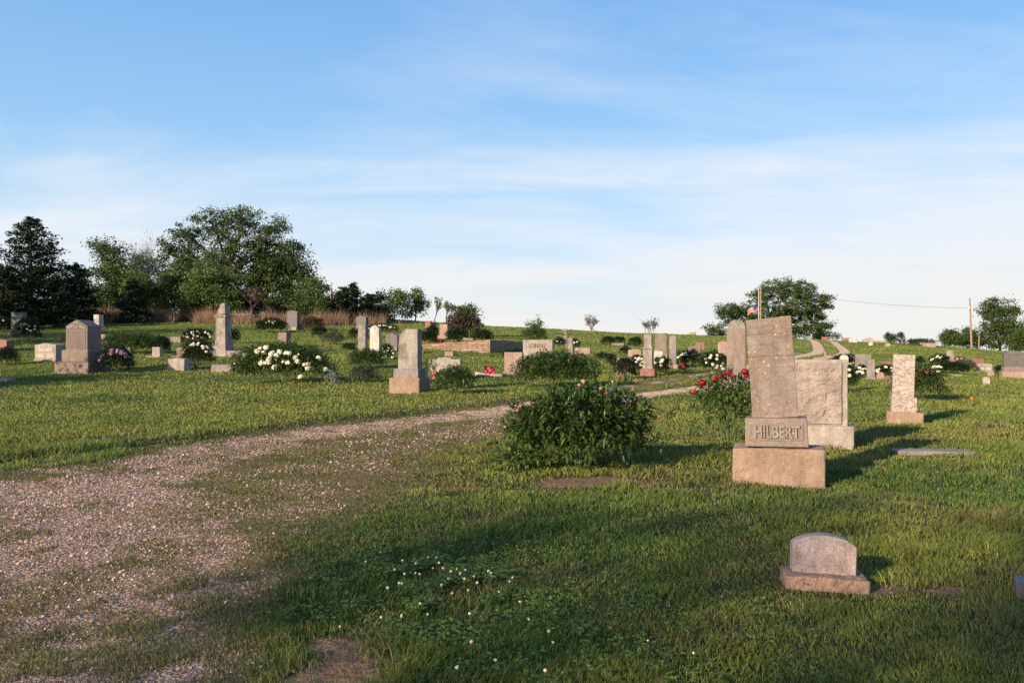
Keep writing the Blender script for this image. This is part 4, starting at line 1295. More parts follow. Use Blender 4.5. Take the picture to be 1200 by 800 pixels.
SM('block_marker', 'pale tapered block left of a bushy white flowered peony', 196, 215, 434, 420, 'granite_pale', 'serp', .08, dr=.55, tx=.08, ty=.25)
SM('grey_block_marker', 'long low grey block lying right of the block with the tapered sides', 248, 270, 436.5, 427, 'granite', 'slope', .1, dr=.35)
SM('back_marker', 'low grey stone behind the peonies left of the obelisk', 200, 211, 401, 395, 'granite', dr=.4)
HS('arched_headstone', 'small arched stone with base between the hedge and the peonies', 201, 213, 419, 406.5, 'granite_brown', 'round', .35, bh=.2, tw=.6, dr=.5)
SM('plot_curb', 'low grey block touching the right side of the obelisk base', 265, 283, 418.5, 411, 'granite', dr=.5)
SM('flat_plate', 'flat pale plate flush with the lawn at the left edge', -3, 7, 447, 444, 'granite_pale', dr=.8)
HS('grey_monument', 'dark grey monument on a pale stepped base before the dry grass', 332, 347, 387, 364, 'granite_dark', 'serp', .06, bh=.16, tw=.76, mid=.14, bmat='granite_pale', dr=.5)
SM('pillar_marker', 'plain brown square pillar behind the big white peony bush', 326, 335.5, 408.5, 390, 'granite_brown', dr=.9)
SM('white_plate', 'tiny white plate in the lawn right of the brown square pillar', 337, 343, 403, 399.5, 'white_marble', dr=.6)
HS('tall_headstone', 'tall dark grey tablet uphill behind the paired white pillars', 414, 428, 397, 370, 'granite_dark', 'serp', .07, bh=.16, tw=.82, bmat='granite', dr=.55)
HS('left_pillar', 'grey pillar on a brown foot, left one of the close pair', 416.5, 428, 415, 380, 'limestone', 'gable', .05, bh=.10, tw=.74, dr=.62, bmat='limestone_tan')
HS('right_pillar', 'bright pillar with pointed carved top, right one of the close pair', 431, 443.5, 417, 381, 'white_marble', 'gablet', .12, bh=.12, tw=.86, dr=.6)
HS('gabled_headstone', 'dark gabled tablet on a pale base between the pillar pair and the grey pillar', 445, 466, 411, 390, 'granite_dark', 'gable', .22, bh=.22, tw=.66, bmat='granite', dr=.42)
HS('wide_headstone', 'wide pale headstone with raised centre behind a leafy bush', 501, 539, 445, 419, 'granite_pale', 'notch', .10, bh=.2, tw=.98, dr=.16)
SM('brown_marker', 'small brown block in the lawn below the brick red retaining wall', 521, 531, 417.5, 412, 'limestone_tan', dr=.5)
SM('ridge_marker', 'reddish stone on the slope, left one of the two before the saplings', 498, 504.5, 384, 376, 'red_granite', dr=.6)
SM('ridge_companion', 'reddish stone with pale right side, right one of the two before the saplings', 504.5, 510, 384, 376.5, 'granite_brown', dr=.6)
HS('pink_headstone', 'upright pinkish tablet between dark bushes above the retaining wall', 512, 524.5, 397, 380, 'pink_granite', None, bh=.22, tw=.72, dr=.6)

# lettered stone in the middle
t = stone('lettered_headstone', 'large square tan headstone lettered along its top edge, behind a wide bush', 613, 647.5, 431, 398.5,
          [('stone', 1, 0, 1, .33, 'granite_pale', B(bev=.012, rough=.004, n=(10, 4, 8))), ('rim', .995, 0, .01, .3, 'granite_pale', B(bev=.0))], yaw=15, lean=-.6)
w_, h_ = t['_w'], t['_h']; fy = -w_*.33/2
pn = mobj('inscription_panel', block_mesh('panel', w_*.66, .012, h_*.20, bev=.003), M['granite_pale'], t, (-.03*w_, fy - .003, h_*.70))
tm = text_mesh('LOHAN', h_*.2, .03, 1.0); xs = [v.co.x for v in tm.vertices]; tm.transform(Matrix.Scale(w_*.56/(max(xs)-min(xs)), 4, (1, 0, 0)))
mobj('inscription', tm, M['granite_brown'], pn, (0, -.012, h_*.10))
HS('low_tan_headstone', 'low tan tablet on a flat base left of the lettered square headstone', 588, 613, 439, 413, 'pink_granite', None, bh=.14, tw=.84, dr=.3, yaw=15)
HS('capped_column', 'slender column with a wide cap standing on the hill between dark bushes', 657.5, 666, 406, 393.5, 'granite_brown', None, bh=.3, tw=.7, dr=.8)
COLUMN = stone('hill_column', 'pale shaft with wide pyramid cap rising on the hilltop lawn', 658.5, 664.5, 401, 385,
               [('shaft', .82, 0, .84, 1, 'limestone', B(bev=.01)), ('cap', 1.08, .838, 1.0, 1, 'pink_granite', B(bev=.02, tx=.5, ty=.5))], yaw=14)
stone('weathered_obelisk', 'short tapering tan obelisk with knobbed top right of the lettered headstone', 662, 673, 428, 396,
      [('base', 1, 0, .3, 1, 'limestone_tan', B(rough=.03, bev=.02, tx=.15)), ('plinth', .78, .298, .5, 1, 'limestone_tan', B(rough=.02, bev=.02, tx=.2, ty=.2)),
       ('shaft', .52, .497, .93, 1, 'limestone', B(rough=.015, bev=.01, tx=.15, ty=.15, n=(5, 5, 10))), ('knob', .5, .927, 1, 1, 'limestone', B(bev=.03, top='dome', a=.5))], yaw=18)
HS('ledger_stone', 'wide low pink slant stone on the lawn right of the tan obelisk', 673, 692, 415, 407, 'pink_granite', 'slope', .1, bh=.4, tw=.92, dr=.25)
SM('lawn_plate', 'grey flat plate beside a pair of round bushes on the upper lawn', 717, 731, 404.5, 402, 'granite', dr=.5)
SM('pink_marker', 'squat pink stone beside a bush left of the banded pillar', 736, 751, 418.5, 409, 'pink_granite', 'serp', .1, dr=.35)
SM('rock_marker', 'rough brown stone half hidden by the bush left of the banded pillar', 722, 741, 440, 418, 'limestone_tan', 'dome', .2, dr=.4)
stone('banded_pillar', 'pale mottled pillar on a red block beside white flowered bushes', 750, 767, 441, 392,
      [('base', 1, 0, .19, .9, 'red_granite', B(rough=.01, bev=.02)), ('plinth', .74, .188, .30, .9, 'limestone', B(bev=.02, tx=.1, ty=.1)),
       ('shaft', .60, .298, .66, .9, 'limestone', B(bev=.01, rough=.01, n=(5, 5, 10))), ('band', .72, .655, .70, .9, 'limestone', B(bev=.015)), ('top', .52, .697, 1.0, .9, 'limestone', B(bev=.01))], yaw=18)
HS('domed_headstone', 'domed brown tablet behind the banded pillar', 766, 782, 420, 391, 'granite_brown', 'dome', .12, bh=.22, tw=.86, dr=.45)
SM('white_tilted_stone', 'bright cream stone tilting between the banded pillar and a slim tablet', 766, 775.5, 427, 411.5, 'white_marble', dr=.3, lean=4)
HS('slim_headstone', 'slim tall tan tablet with rounded top and pale base', 782, 794, 432, 393, 'granite', 'round', .08, bh=.14, tw=.66, dr=.55, bmat='pink_granite')
SM('brown_headstone', 'square brown stone behind the long bush on the right lawn', 806.5, 821, 420, 405, 'granite_brown', 'slope', .06, dr=.5)
SM('brown_back_stone', 'reddish stone peeping behind the square brown stone', 815, 825.5, 409, 401, 'red_granite', dr=.4)
HS('round_top_headstone', 'round topped tan stone just left of the narrow capped tablet', 840.5, 854, 424, 400, 'pink_granite', 'round', .2, bh=.25, tw=.88, dr=.5)

# ---------------- right side
SM('iron_post', 'thin tan post sticking up behind the rough hewn stone', 966, 968.5, 426, 412, 'limestone_tan', dr=1)
SM('white_pillar', 'round topped cream pillar among white peonies right of the rough hewn stone', 985, 994, 438, 416, 'white_marble', 'round', .12, dr=.7)
SM('pale_block', 'wide pale stone behind the cream pillar', 993, 1004, 427, 417, 'granite_pale', dr=.4)
HS('square_headstone', 'broad grey square headstone behind the narrow tapered grey stone', 1003, 1021, 436, 415, 'granite', None, bh=.12, tw=.95, dr=.3)
HS('narrow_headstone', 'narrow grey stone on a small foot before the broad square one', 1015.5, 1026.5, 444.5, 421, 'granite', 'slope', .03, bh=.12, tw=.78, dr=.7)
SM('tiny_round_stone', 'tiny round topped pinkish stone right of the narrow grey stone', 1028, 1036, 444.5, 436, 'pink_granite', 'round', .4, dr=.4)
SM('red_ledger', 'low dark red block beside the tiny round topped stone', 1037, 1050, 445.5, 440.5, 'red_granite', dr=.3)
SM('red_headstone', 'dark red headstone just left of the veined marble shaft', 1034, 1050.5, 434.5, 423.5, 'red_granite', 'serp', .12, dr=.35)
SM('thin_grey_stone', 'thin grey stone partly hidden by the left side of the rose bush', 1043, 1052, 467, 445, 'granite', dr=.4)
HS('rounded_pillar', 'pale round topped pillar behind the low hedge of peonies', 1109.5, 1119, 428, 410.5, 'limestone', 'dome', .22, bh=.14, tw=.78, dr=.8)
SM('brown_wide_stone', 'wide reddish brown stone at the end of the peony hedge', 1133, 1152, 431, 420, 'red_granite', 'serp', .08, dr=.3)
t = HS('pale_low_headstone', 'low pale headstone with light panels before the wide reddish stone', 1146.5, 1163, 435.5, 426, 'granite_pale', 'serp', .06, bh=.18, tw=.92, dr=.35,
       face=[(-.2, .32, .3, .2, 'panel_light'), (.2, .32, .3, .2, 'panel_light')])
SM('lawn_tablet', 'bluish flat tablet in the lawn before the peony hedge', 1116.5, 1126.5, 441, 438.5, 'granite', dr=.6)
SM('small_cream_block', 'small cream block right below the low pale headstone', 1158, 1164.5, 440.5, 435.5, 'pink_granite', dr=.5)
SM('little_post_stone', 'little white post stone alone in the open lawn at right', 1153, 1160, 451, 441.5, 'white_marble', 'dome', .25, dr=.6)
t = stone('dark_monument', 'dark polished monument with curved top on a broad pale base at the right edge', 1177, 1204, 443, 411,
          [('base', 1, 0, .26, .55, 'pink_granite', B(bev=.015)), ('plinth', .88, .258, .43, .5, 'granite_brown', B(bev=.012)),
           ('tablet', .80, .428, 1.0, .38, 'granite_dark', B(top='shoulder', a=.12, bev=.01, n=(16, 3, 6)))], yaw=18)
w_, h_ = t['_w'], t['_h']; fy = -w_*.80*.38/2
mobj('polished_face', block_mesh('panel', w_*.72, .012, h_*.26, bev=.002), M['engraving'], t, (0, fy - .004, h_*.47))
rr = random.Random(9)
bm = bmesh.new()
for i in range(6):
    x = (i - 2.5) * w_*.07
    for k_ in range(3):
        x1 = x + rr.uniform(-.4, .4)*w_*.05; z1 = h_*(.86 + rr.uniform(-.03, .03)); tube(bm, (x, 0, h_*.82), (x1, 0, z1), .02, .02, 4)
mobj('worn_lettering', bm_mesh(bm, 'lettering'), M['engraving'], t, (0, fy - .002, h_*.02))

# stones along the far crest
CR = 'distant stones along the hill crest'
def crest(name, label, u0, u1, vb, vt, mat, Y=108, top=None, a=.12, dr=.4):
    p = at((u0+u1)/2, Y); k = Y/FPX
    ground_v = VH - (p.z - CAM_H)/k
    h = max((vb - vt)*k, .35) + max(0, (ground_v - vb)*k)
    o = mobj(name, block_mesh(name, (u1-u0)*k, (u1-u0)*k*dr, h + .1, top=top, a=a, bev=.02, n=(8, 3, 4), seed=int(u0)), M[mat])
    o.location = (p.x, p.y, p.z - .1); o.rotation_euler = (0, 0, -.3)
    tag(o, label, 'gravestone', None)
    return o


crest('crest_headstone', 'lone pinkish stone on the open crest left of the big tree', 807.5, 815.5, 394, 390, 'pink_granite', 108, 'slope', .2)
crest('crest_headstone', 'pale crest stone right of the crest shrubs at the lane top', 987, 996, 400, 395.5, 'pink_granite', 112)
crest('crest_headstone', 'dark crest stone beside the pale one near the lane top', 990, 1000, 400, 397, 'granite_dark', 106)
crest('crest_headstone', 'small white stone on the crest between dark stone and long pale ledge', 995, 1004, 403.5, 399, 'white_marble', 100)
crest('crest_ledge', 'long low pale ledge with raised left end on the right crest', 1012, 1036, 402.5, 398.5, 'granite_pale', 110, 'slopeR', .4)
crest('crest_headstone', 'grey stone standing on the left of the long pale crest ledge', 1014, 1022, 402, 396, 'granite_pale', 111, 'gable', .2)
crest('crest_headstone', 'reddish crest stone between two small trees and round shrubs', 1054.5, 1063, 405, 401.5, 'pink_granite', 103)
crest('crest_headstone', 'brown stone behind the crest shrubs with a peaked top', 1066, 1073, 402, 397.5, 'granite_brown', 112, 'gable', .3)
crest('crest_headstone', 'wide pink and white stone lowest on the right crest', 1082, 1095.5, 408, 403.5, 'pink_granite', 98)
crest('crest_headstone', 'small pale stone low on the lawn below the crest ledge', 1018, 1022.5, 406, 404.5, 'white_marble', 92)
crest('crest_headstone', 'pale stub in the lawn below the small crest tree', 1038, 1043, 408, 405, 'granite_pale', 90)
crest('crest_headstone', 'brown stone near the lane top beside the big tree foot', 963, 971, 397.5, 394.5, 'red_granite', 114)

# ---------------- retaining wall of the raised plot
def retaining_wall():
    pc = P(573, 413.5)
    t = thing('retaining_wall', 'low rough stone retaining wall around a raised plot with a sunlit long side', 'wall', pc)
    k = pc.y / FPX
    m, nt, out = new_mat('coursed rubble'); n = NB(nt)
    v, vo = n.obvec()
    sx = n.n('ShaderNodeSeparateXYZ'); n.l(vo, sx.inputs[0]); cb = n.n('ShaderNodeCombineXYZ')
    n.l(n.math('ADD', sx.outputs['X'], sx.outputs['Y']), cb.inputs[0]); n.l(sx.outputs['Z'], cb.inputs[1])
    br = n.n('ShaderNodeTexBrick', Scale=1.0); n.l(n.mapping(cb.outputs[0], (1, 1, 1)), br.inputs['Vector'])
    for nm, val in (('Brick Width', .34), ('Row Height', .13), ('Mortar Size', .012), ('Mortar Smooth', .3), ('Bias', 0)):
        br.inputs[nm].default_value = val
    br.inputs['Color1'].default_value = (.23, .145, .10, 1); br.inputs['Color2'].default_value = (.32, .225, .16, 1); br.inputs['Mortar'].default_value = (.12, .08, .055, 1)
    c = n.mix(1.0, br.outputs['Color'], n.ramp(n.noise(v, 7, 5, .65), [(.3, .6), (.7, 1.25)]), 'MULTIPLY')
    p = n.n('ShaderNodeBsdfPrincipled', Roughness=.95); n.l(c, p.inputs['Base Color'])
    n.l(n.bump(n.math('ADD', n.math('MULTIPLY', br.outputs['Fac'], -1), n.noise(v, 12, 5, .6)), .9, .03), p.inputs['Normal']); n.l(p.outputs[0], out.inputs[0])

    def seg(name, e, h0, h1):
        bm = bmesh.new(); N = 28
        d = Vector((e[0], e[1], 0)); nrm = Vector((d.y, -d.x, 0)).normalized() * .14
        if nrm.y > 0 and abs(nrm.y) > .5*nrm.length: nrm = -nrm
        rows = []
        for i in range(N + 1):
            f = i/N; b = d*f - (d.normalized()*.14 if i == 0 and name == 'long_side' else Vector((0, 0, 0))); g = tz(pc.x + b.x, pc.y + b.y) - pc.z
            tp = g + (h0*(1-f) + h1*f) + .05*mnoise.noise(Vector((f*9, 3, e[0])))
            row = []
            for (s, z) in ((1, g - .25), (1, (g+tp)/2), (1, tp), (-1, tp), (-1, g - .25)):
                j = .025*mnoise.noise(Vector((b.x*5, b.y*5, z*7)))
                row.append(bm.verts.new((b.x + nrm.x*(s + j*6), b.y + nrm.y*(s + j*6), z)))
            rows.append(row)
        for r0, r1 in zip(rows[:-1], rows[1:]):
            for j in range(4): bm.faces.new((r0[j], r1[j], r1[j+1], r0[j+1]))
        bm.faces.new(rows[0]); bm.faces.new(rows[-1][::-1])
        bmesh.ops.recalc_face_normals(bm, faces=bm.faces)
        mobj(name, bm_mesh(bm, name), m, t)
    seg('long_side', (-5.0, 2.4), 15.3*k, 3.0*k)
    seg('short_side', (2.1, 5.0), 15.3*k, 8*k)
    cm = block_mesh('coping_stone', .7, .35, .16, bev=.03, rough=.02, n=(8, 4, 3))
    mobj('coping_stone', cm, m, t, (-1.2, .6, 14.6*k), (0, .06, -.4))


retaining_wall()

# ---------------- poles, flag, wire
def pole(name, label, u, Y, vt, r0, r1, mat, cat, lean=0, fx=0):
    p = at(u, Y); h = (VH - vt)*Y/FPX + CAM_H - p.z
    t = thing(name, label, cat, p, 0)
    bm = bmesh.new(); tube(bm, (0, 0, -.4), (lean*.5, 0, h*.5), r0, (r0+r1)/2, 10); tube(bm, (lean*.5, 0, h*.5), (lean, 0, h), (r0+r1)/2, r1, 10)
    mobj('pole', bm_mesh(bm, 'pole'), M[mat], t)
    return t, h


t1_, h1_ = pole('utility_pole', 'wooden utility pole in front of the big spreading tree on the crest', 891.5, 118, 335, .13, .09, 'pole_wood', 'pole')
bm = bmesh.new(); tube(bm, (0, 0, h1_), (0, 0, h1_ + .35), .05, .04, 6); mobj('insulator', bm_mesh(bm, 'insulator'), M['steel'], t1_)
t2_, h2_ = pole('utility_pole', 'leaning bare wooden utility pole by the dark shrubs at right', 1138.8, 112, 349, .15, .09, 'pole_wood', 'pole', lean=-.28)
bm = bmesh.new(); tube(bm, (-.15, -.1, h2_*.80), (-.42, -.1, h2_*.83), .06, .05, 6); tube(bm, (-.42, -.1, h2_*.83), (-.42, -.1, h2_*.77), .13, .13, 8)
mobj('transformer', bm_mesh(bm, 'transformer'), M['steel'], t2_)
bm = bmesh.new(); tube(bm, (0, 0, -.2), (.06, .02, 1.9), .10, .08, 7)
o = mobj('fence_post', bm_mesh(bm, 'post'), M['pole_wood']); o.location = at(1147, 112); tag(o, 'short bare post to the right of the leaning utility pole', 'post')
A_ = t1_.matrix_basis.translation + Vector((0, 0, h1_ - .3)); B_ = t2_.matrix_basis.translation + Vector((-.42, -.1, h2_*.80))
bm = bmesh.new(); N = 40; pv = None
for i in range(N + 1):
    f = i/N; q = A_.lerp(B_, f) - Vector((0, 0, 1.15*4*f*(1-f)*.55))
    if pv: tube(bm, pv, q, .016, .016, 4)
    pv = q
tag(mobj('power_line', bm_mesh(bm, 'power_line'), M['wire']), 'thin wire sagging between the two wooden utility poles', 'wire')

# flagpole with drooping striped flag
tf, hf = pole('flagpole', 'slim silvery flagpole beside the utility pole with a small striped flag', 889.2, 112, 338, .06, .045, 'steel', 'flagpole')


def flag_mesh():
    nx, nz = 26, 13; W, H = 1.75, .95; V = []; F = []; mi = []
    for i in range(nx + 1):
        for j in range(nz + 1):
            s = i/nx; q = j/nz
            x = -s*W*.86; z = -q*H*(1 - .35*s) - s*1.0 - .12*math.sin(s*7)
            y = .13*math.sin(s*9 + q*1.5)*s + .05*math.sin(q*8 + s*3)
            V.append((x, y, z))
    for i in range(nx):
        for j in range(nz):
            a = i*(nz+1) + j; F.append((a, a+1, a+nz+2, a+nz+1))
            mi.append(2 if (i < nx*.4 and j < 7) else (0 if j % 2 == 0 else 1))
    me = npmesh('flag', V, np.array(F), smooth=True)
    for nm, c in (('flag red', (.45, .03, .04)), ('flag white', (.45, .40, .38)), ('flag blue', (.03, .04, .16))):
        me.materials.append(flat_mat(nm, c, .8, .1))
    me.polygons.foreach_set('material_index', np.array(mi, np.int32)); return me


fo = bpy.data.objects.new('flag', flag_mesh()); fo.location = (-.06, 0, (VH - 355.5)*112/FPX + CAM_H - tf.location.z); put(fo, tf)

# little orange survey flag
q = P(1137.5, 474); t = thing('marker_flag', 'tiny orange marker flag stuck in the lawn at right', 'flag', q)
bm = bmesh.new(); tube(bm, (0, 0, -.02), (0, 0, .19), .002, .002, 4); mobj('wire_stem', bm_mesh(bm, 'wire'), M['wire'], t)
mobj('pennant', block_mesh('pennant', .055, .003, .06, bev=0, n=(3, 1, 3)), M['orange'], t, (.027, 0, .13))

# grave blanket with bright artificial flowers
q = P(573, 441); t = thing('grave_slab', 'flat grey ledger slab with a concrete edge between the leafy bush and low tan headstone', 'grave slab', q, -.15)
mobj('slab', block_mesh('slab', 1.05, .5, .10, bev=.02, rough=.006), M['granite_pale'], t, (0, .2, -.01))
mobj('foot', block_mesh('foot', .42, .2, .16, bev=.02, rough=.004, top='slopeR', a=.5), M['white_marble'], t, (-.35, .1, .02))
q2 = P(573, 440); t = thing('flower_arrangement', 'hot pink artificial flower bunch set on the flat grey slab', 'flowers', q2 + Vector((.0, .12, .08)))
for (x, z, s) in ((0, .20, .19), (-.09, .10, .17), (.06, .11, .20), (.20, .04, .17), (-.02, .04, .18), (.13, .14, .12)):
    add_bloom(t, 'hot', (x, -.04, z), s)
V, F, tone = bush_foliage(.42, .3, .30, 60, 4, .09, 5)
mobj('foliage', npmesh('foliage', V, F, {'tone': tone}), M['leaf_dark'], t)
# ---------------- near peony bush beside the lane
def near_peony():
    p = P(677, 552); p.y += .40; p.x = (677-600)/FPX*p.y; p.z = tz(p.x, p.y); k = p.y/FPX
    t = thing('peony_bush', 'biggest leafy peony bush with only salmon buds, in the foreground by the lane', 'bush', p)
    w = 158*k; h = 84*k
    V, F, tone = bush_foliage(w*1.03, 1.3, h*1.04, 1400, 7, .130, 42, droop=.22, wr=.29, fill=.34, wild=.38, amp=.40)
    mobj('foliage', npmesh('foliage', V, F, {'tone': tone}), M['leaf_peony'], t)
    mobj('stems', bush_stems(w*.95, 1.2, h*1.0, 60, 2, .005), M['stem'], t)
    bm = bmesh.new(); rr = random.Random(3)
    buds = [(675, 472, 9), (682, 477, 6), (697, 471, 6), (699, 478, 6), (711, 462, 10), (684, 447, 8), (679, 451, 6), (718, 447, 5), (704, 455, 5), (746, 447, 6),
            (742, 456, 5), (773, 488, 6), (787, 542, 6), (607, 481, 7), (615, 485, 6), (657, 481, 5), (738, 470, 7), (728, 470, 6), (652, 461, 5), (725, 441, 5), (690, 459, 4), (592, 500, 5)]
    for (u, v, s) in buds:
        q = w2l(t, u, v, rr.uniform(-.35, .1))
        cc = Vector((q.x*.7, q.y*.6, h*.62))
        if (q - cc).length > .1: tube(bm, cc, q, .006, .004, 4)
        add_bloom(t, 'salmon', q, s*k*.8, name='bud', detail=0)
    mobj('stems', bm_mesh(bm, 'stalks'), M['stem'], t)
    # leaves along the stalks that stand clear
    g = np.random.default_rng(9); Vs = []; Fs = []; b_ = 0
    for (u, v, s) in buds + [(633, 460, 0), (628, 452, 0), (601, 478, 0), (765, 545, 0), (775, 548, 0), (757, 470, 0)]:
        q = w2l(t, u, v, -.1); cc = Vector((q.x*.7, q.y*.6, h*.62)); n = 14
        f = g.uniform(.25, .95, n)[:, None]; Bp = np.array(cc)[None]*(1-f) + np.array(q)[None]*f
        Vv, Ff = leaf_bent(Bp, rand_unit(n, g)*[1, 1, .5], g.uniform(.06, .11, n), g.uniform(.02, .03, n), g.uniform(.1, .6, n), g)
        Vs.append(Vv); Fs.append(Ff + b_); b_ += len(Vv)
    V = np.concatenate(Vs); mobj('stalk_leaves', npmesh('leaves', V, np.concatenate(Fs), {'tone': np.repeat(g.random(len(V)//5), 5)}), M['leaf_peony'], t)


near_peony()

# coarse weeds at the left foot of the big bush
q = P(612, 552); t = thing('weed_clump', 'pale green weeds at the left foot of the biggest peony bush', 'weeds', q)
V, F, tone = bush_foliage(.75, .5, .28, 200, 5, .07, 77, wr=.45)
mobj('foliage', npmesh('foliage', V, F, {'tone': tone}), M['leaf_light'], t)

# peony bush with red blooms beside the leaning tablet
red = [(822.7, 448.7, 9), (812.3, 459, 7.5), (837.5, 445, 8.5), (843.8, 440.5, 7), (853.8, 436.5, 9), (861, 441, 5), (872.8, 435.5, 8.5), (874.5, 440, 6)]
t = bush('tall peony bush with dark red blooms against the left side of the leaning tablet', 816, 893, 519, 446, blooms=[], kind='red', L=.115, dens=1.25, seed=90, depth_ratio=.9, wild=.25)
k = t.location.y / FPX; bm = bmesh.new(); g = np.random.default_rng(4); Vs = []; Fs = []; b_ = 0
for (u, v, s) in red:
    q = w2l(t, u, v, -.15); add_bloom(t, 'red', q, s*k*1.05, detail=1)
    cc = Vector((q.x*.55, -.1, .62)); mdl = cc.lerp(q, .5) + Vector((0, 0, .04)); tube(bm, cc, mdl, .004, .004, 4); tube(bm, mdl, q, .004, .003, 4)
    n = 16; f = g.uniform(.1, .85, n)[:, None]; Bp = np.array(cc)[None]*(1-f) + np.array(q)[None]*f
    Vv, Ff = leaf_bent(Bp, rand_unit(n, g)*[1, 1, .5], g.uniform(.06, .10, n), g.uniform(.02, .028, n), g.uniform(.1, .6, n), g); Vs.append(Vv); Fs.append(Ff + b_); b_ += len(Vv)
mobj('stems', bm_mesh(bm, 'stalks'), M['stem'], t)
V = np.concatenate(Vs); mobj('stalk_leaves', npmesh('leaves', V, np.concatenate(Fs), {'tone': np.repeat(g.random(len(V)//5), 5)}), M['leaf_peony'], t)

# red rose bush behind the veined marble shaft
bush('loose rose bush with a few red blooms behind the veined marble shaft', 1047, 1106, 470, 434, name='rose_bush', L=.10, dens=.8, seed=12, wild=.5, kind='red',
     blooms=[(1086.5, 436, 5), (1108.5, 454.3, 5), (1079, 434, 3.5), (1105, 444, 3), (1062, 448, 3), (1096, 452, 3.5)])

# wide peony bush heavy with white blooms, centre left
WB = [(287, 416, 7), (302, 411.5, 8), (305, 408, 5), (309, 413, 6), (312, 407, 7), (319, 414.5, 9), (323, 416, 6), (306.5, 425, 8), (312, 425, 7), (315.5, 421, 8), (316, 425, 5),
      (322, 430, 7.5), (328, 412, 7), (325.5, 416.5, 6), (323, 421.5, 4), (332, 424, 5), (337.5, 425, 7.5), (335.5, 414.5, 8), (339, 414, 6), (346, 419, 7), (349, 423.5, 7.5),
      (356.5, 427, 5), (361, 426.5, 6), (361, 431, 7.5), (352, 441.5, 6.5), (373.5, 419.5, 7), (381.5, 432.5, 7), (386, 434.5, 5), (275, 426, 3), (284, 420.5, 3), (350, 415, 3)]
bush('wide low peony bush crowded with large white blooms on the left lawn', 277, 387, 450.5, 409, blooms=WB, kind='white', L=.13, dens=1.1, seed=60, depth_ratio=.5)
bush('small silvery plant at the right foot of the wide white flowered bush', 383, 395, 450, 440, 'leaf_grey', 'silver_plant', 'plant', L=.11, seed=61)

# other bushes: label, u0, u1, vb, vt, material, blooms number, kind, area
def BB(label, u0, u1, vb, vt, nbl=0, kind='white', bs=.14, mat='leaf_dark', area=None, **kw):
    return bush(label, u0, u1, vb, vt, mat, nbl=nbl, kind=kind, bs=bs, area=area, **kw)


BB('dark bush with two white blooms at the far left edge under the cedars', -6, 12, 390, 375, 3, mat='leaf_dark')
BB('dark rounded bush topped with white blooms left of the brown monument', 18, 46, 402, 377, 16, area=(22, 42, 377, 388), mat='leaf_dark')
BB('bush in front of the emblem stone at the left edge', -8, 20, 428, 410, mat='leaf_dark')
BB('peony bush with mauve blooms touching the brown monument', 116, 153, 438, 410, 15, 'purple', .2, area=(117, 150, 405, 418))
BB('pink flowered spray low on the mauve peony bush side', 143, 156, 434, 414, 4, 'pink', .18, mat='leaf_light', dens=.5)
BB('long low hedge behind the brown monument', 117, 199, 415, 394, mat='leaf_peony', depth_ratio=.3, name='hedge', cat='hedge')
BB('dark bush at the right end of the long low hedge', 179, 198, 416, 397, mat='leaf_dark')
BB('full round bush with white blooms on top, nearest left of the obelisk', 213, 250, 432.5, 402, 22, area=(214, 248, 397, 412))
BB('white flowered bush behind the full round one left of the obelisk', 214, 250, 402, 388, 34, area=(213, 250, 386, 397), bs=.17)
BB('dark shrub behind the right side of the obelisk', 268, 281, 403, 388, mat='leaf_dark')
BB('low spreading bush with a white flower tuft left of the grey monument', 300, 336, 390, 376, 9, area=(312, 326, 373, 380), mat='leaf_dark')
BB('dark reddish round shrub right of the grey monument', 353, 378, 388, 374, mat='leaf_brown')
BB('small dark bush below the reddish round shrub', 367, 382, 396, 384, mat='leaf_dark')
BB('loose low bush on the upper lawn left of the pillar pair', 379, 404, 404, 391, mat='leaf_sage', dens=.7)
BB('tiny flat bush just left of the pillar pair', 401, 417, 410, 404, mat='leaf_dark')
BB('dark bush at the foot of the tall dark grey tablet', 409, 422, 399, 387, mat='leaf_dark')
BB('row of white flowers on a clipped bush above the gabled tablet', 430, 465, 389.5, 381.5, 26, area=(430, 463, 379, 384), mat='leaf_dark', bs=.18, depth_ratio=.3)
BB('small peony bush with white blooms below the gabled tablet', 446, 461, 421, 406, 11, bs=.13, area=(447, 461, 405, 419))
BB('bush directly below the close pair of pillars', 410, 451, 433, 413, mat='leaf_peony')
BB('smaller bush lowest of those below the pillar pair', 411, 441, 448.5, 432, mat='leaf_sage')
BB('leafy round bush right of the grey slanting pillar', 511, 554, 463, 434, mat='leaf_peony', L=.11)
BB('thin leggy plant with a pink tulip beside the grey pillar', 494, 513, 450, 425, 0, mat='leaf_light', dens=.35, blooms=[(509.5, 438, 6), (510, 443, 5), (503, 449, 4)], kind='hot')
BB('dark bush left of the pinkish tablet above the retaining wall', 490, 513, 402, 390, mat='leaf_dark')
BB('small dark bush behind the pinkish tablet', 500, 514, 394, 384, mat='leaf_dark')
BB('dark clipped bush right of the pinkish tablet', 522, 548, 402, 387, mat='leaf_dark')
BB('dark bush at the right end of the raised plot', 554, 577, 400, 388.5, mat='leaf_dark')
BB('large reddish brown shrub on the raised plot', 524, 564, 396, 371, mat='leaf_brown', name='shrub', cat='shrub', L=.3)
BB('few red flowers along the wall of the raised plot', 503, 520, 402, 398.5, 6, 'red', .22, mat='leaf_dark', dens=.5, name='flower_patch', cat='flowers')
BB('small dark bush left of the lettered headstone', 589, 613, 420.5, 411, mat='leaf_dark')
BB('wide dense bush in front of the lettered headstone', 603, 697, 454.5, 419, mat='leaf_peony', L=.13, dens=1.15, depth_ratio=.5)
BB('bush with white specks left of the capped column', 650, 660, 406, 397, 2, mat='leaf_dark', bs=.16)
BB('bush with white specks right of the capped column', 667, 679, 408, 398.5, 3, mat='leaf_dark', bs=.16)
BB('low bush on the lawn right of the ledger stone', 699, 714, 421, 415, mat='leaf_dark')
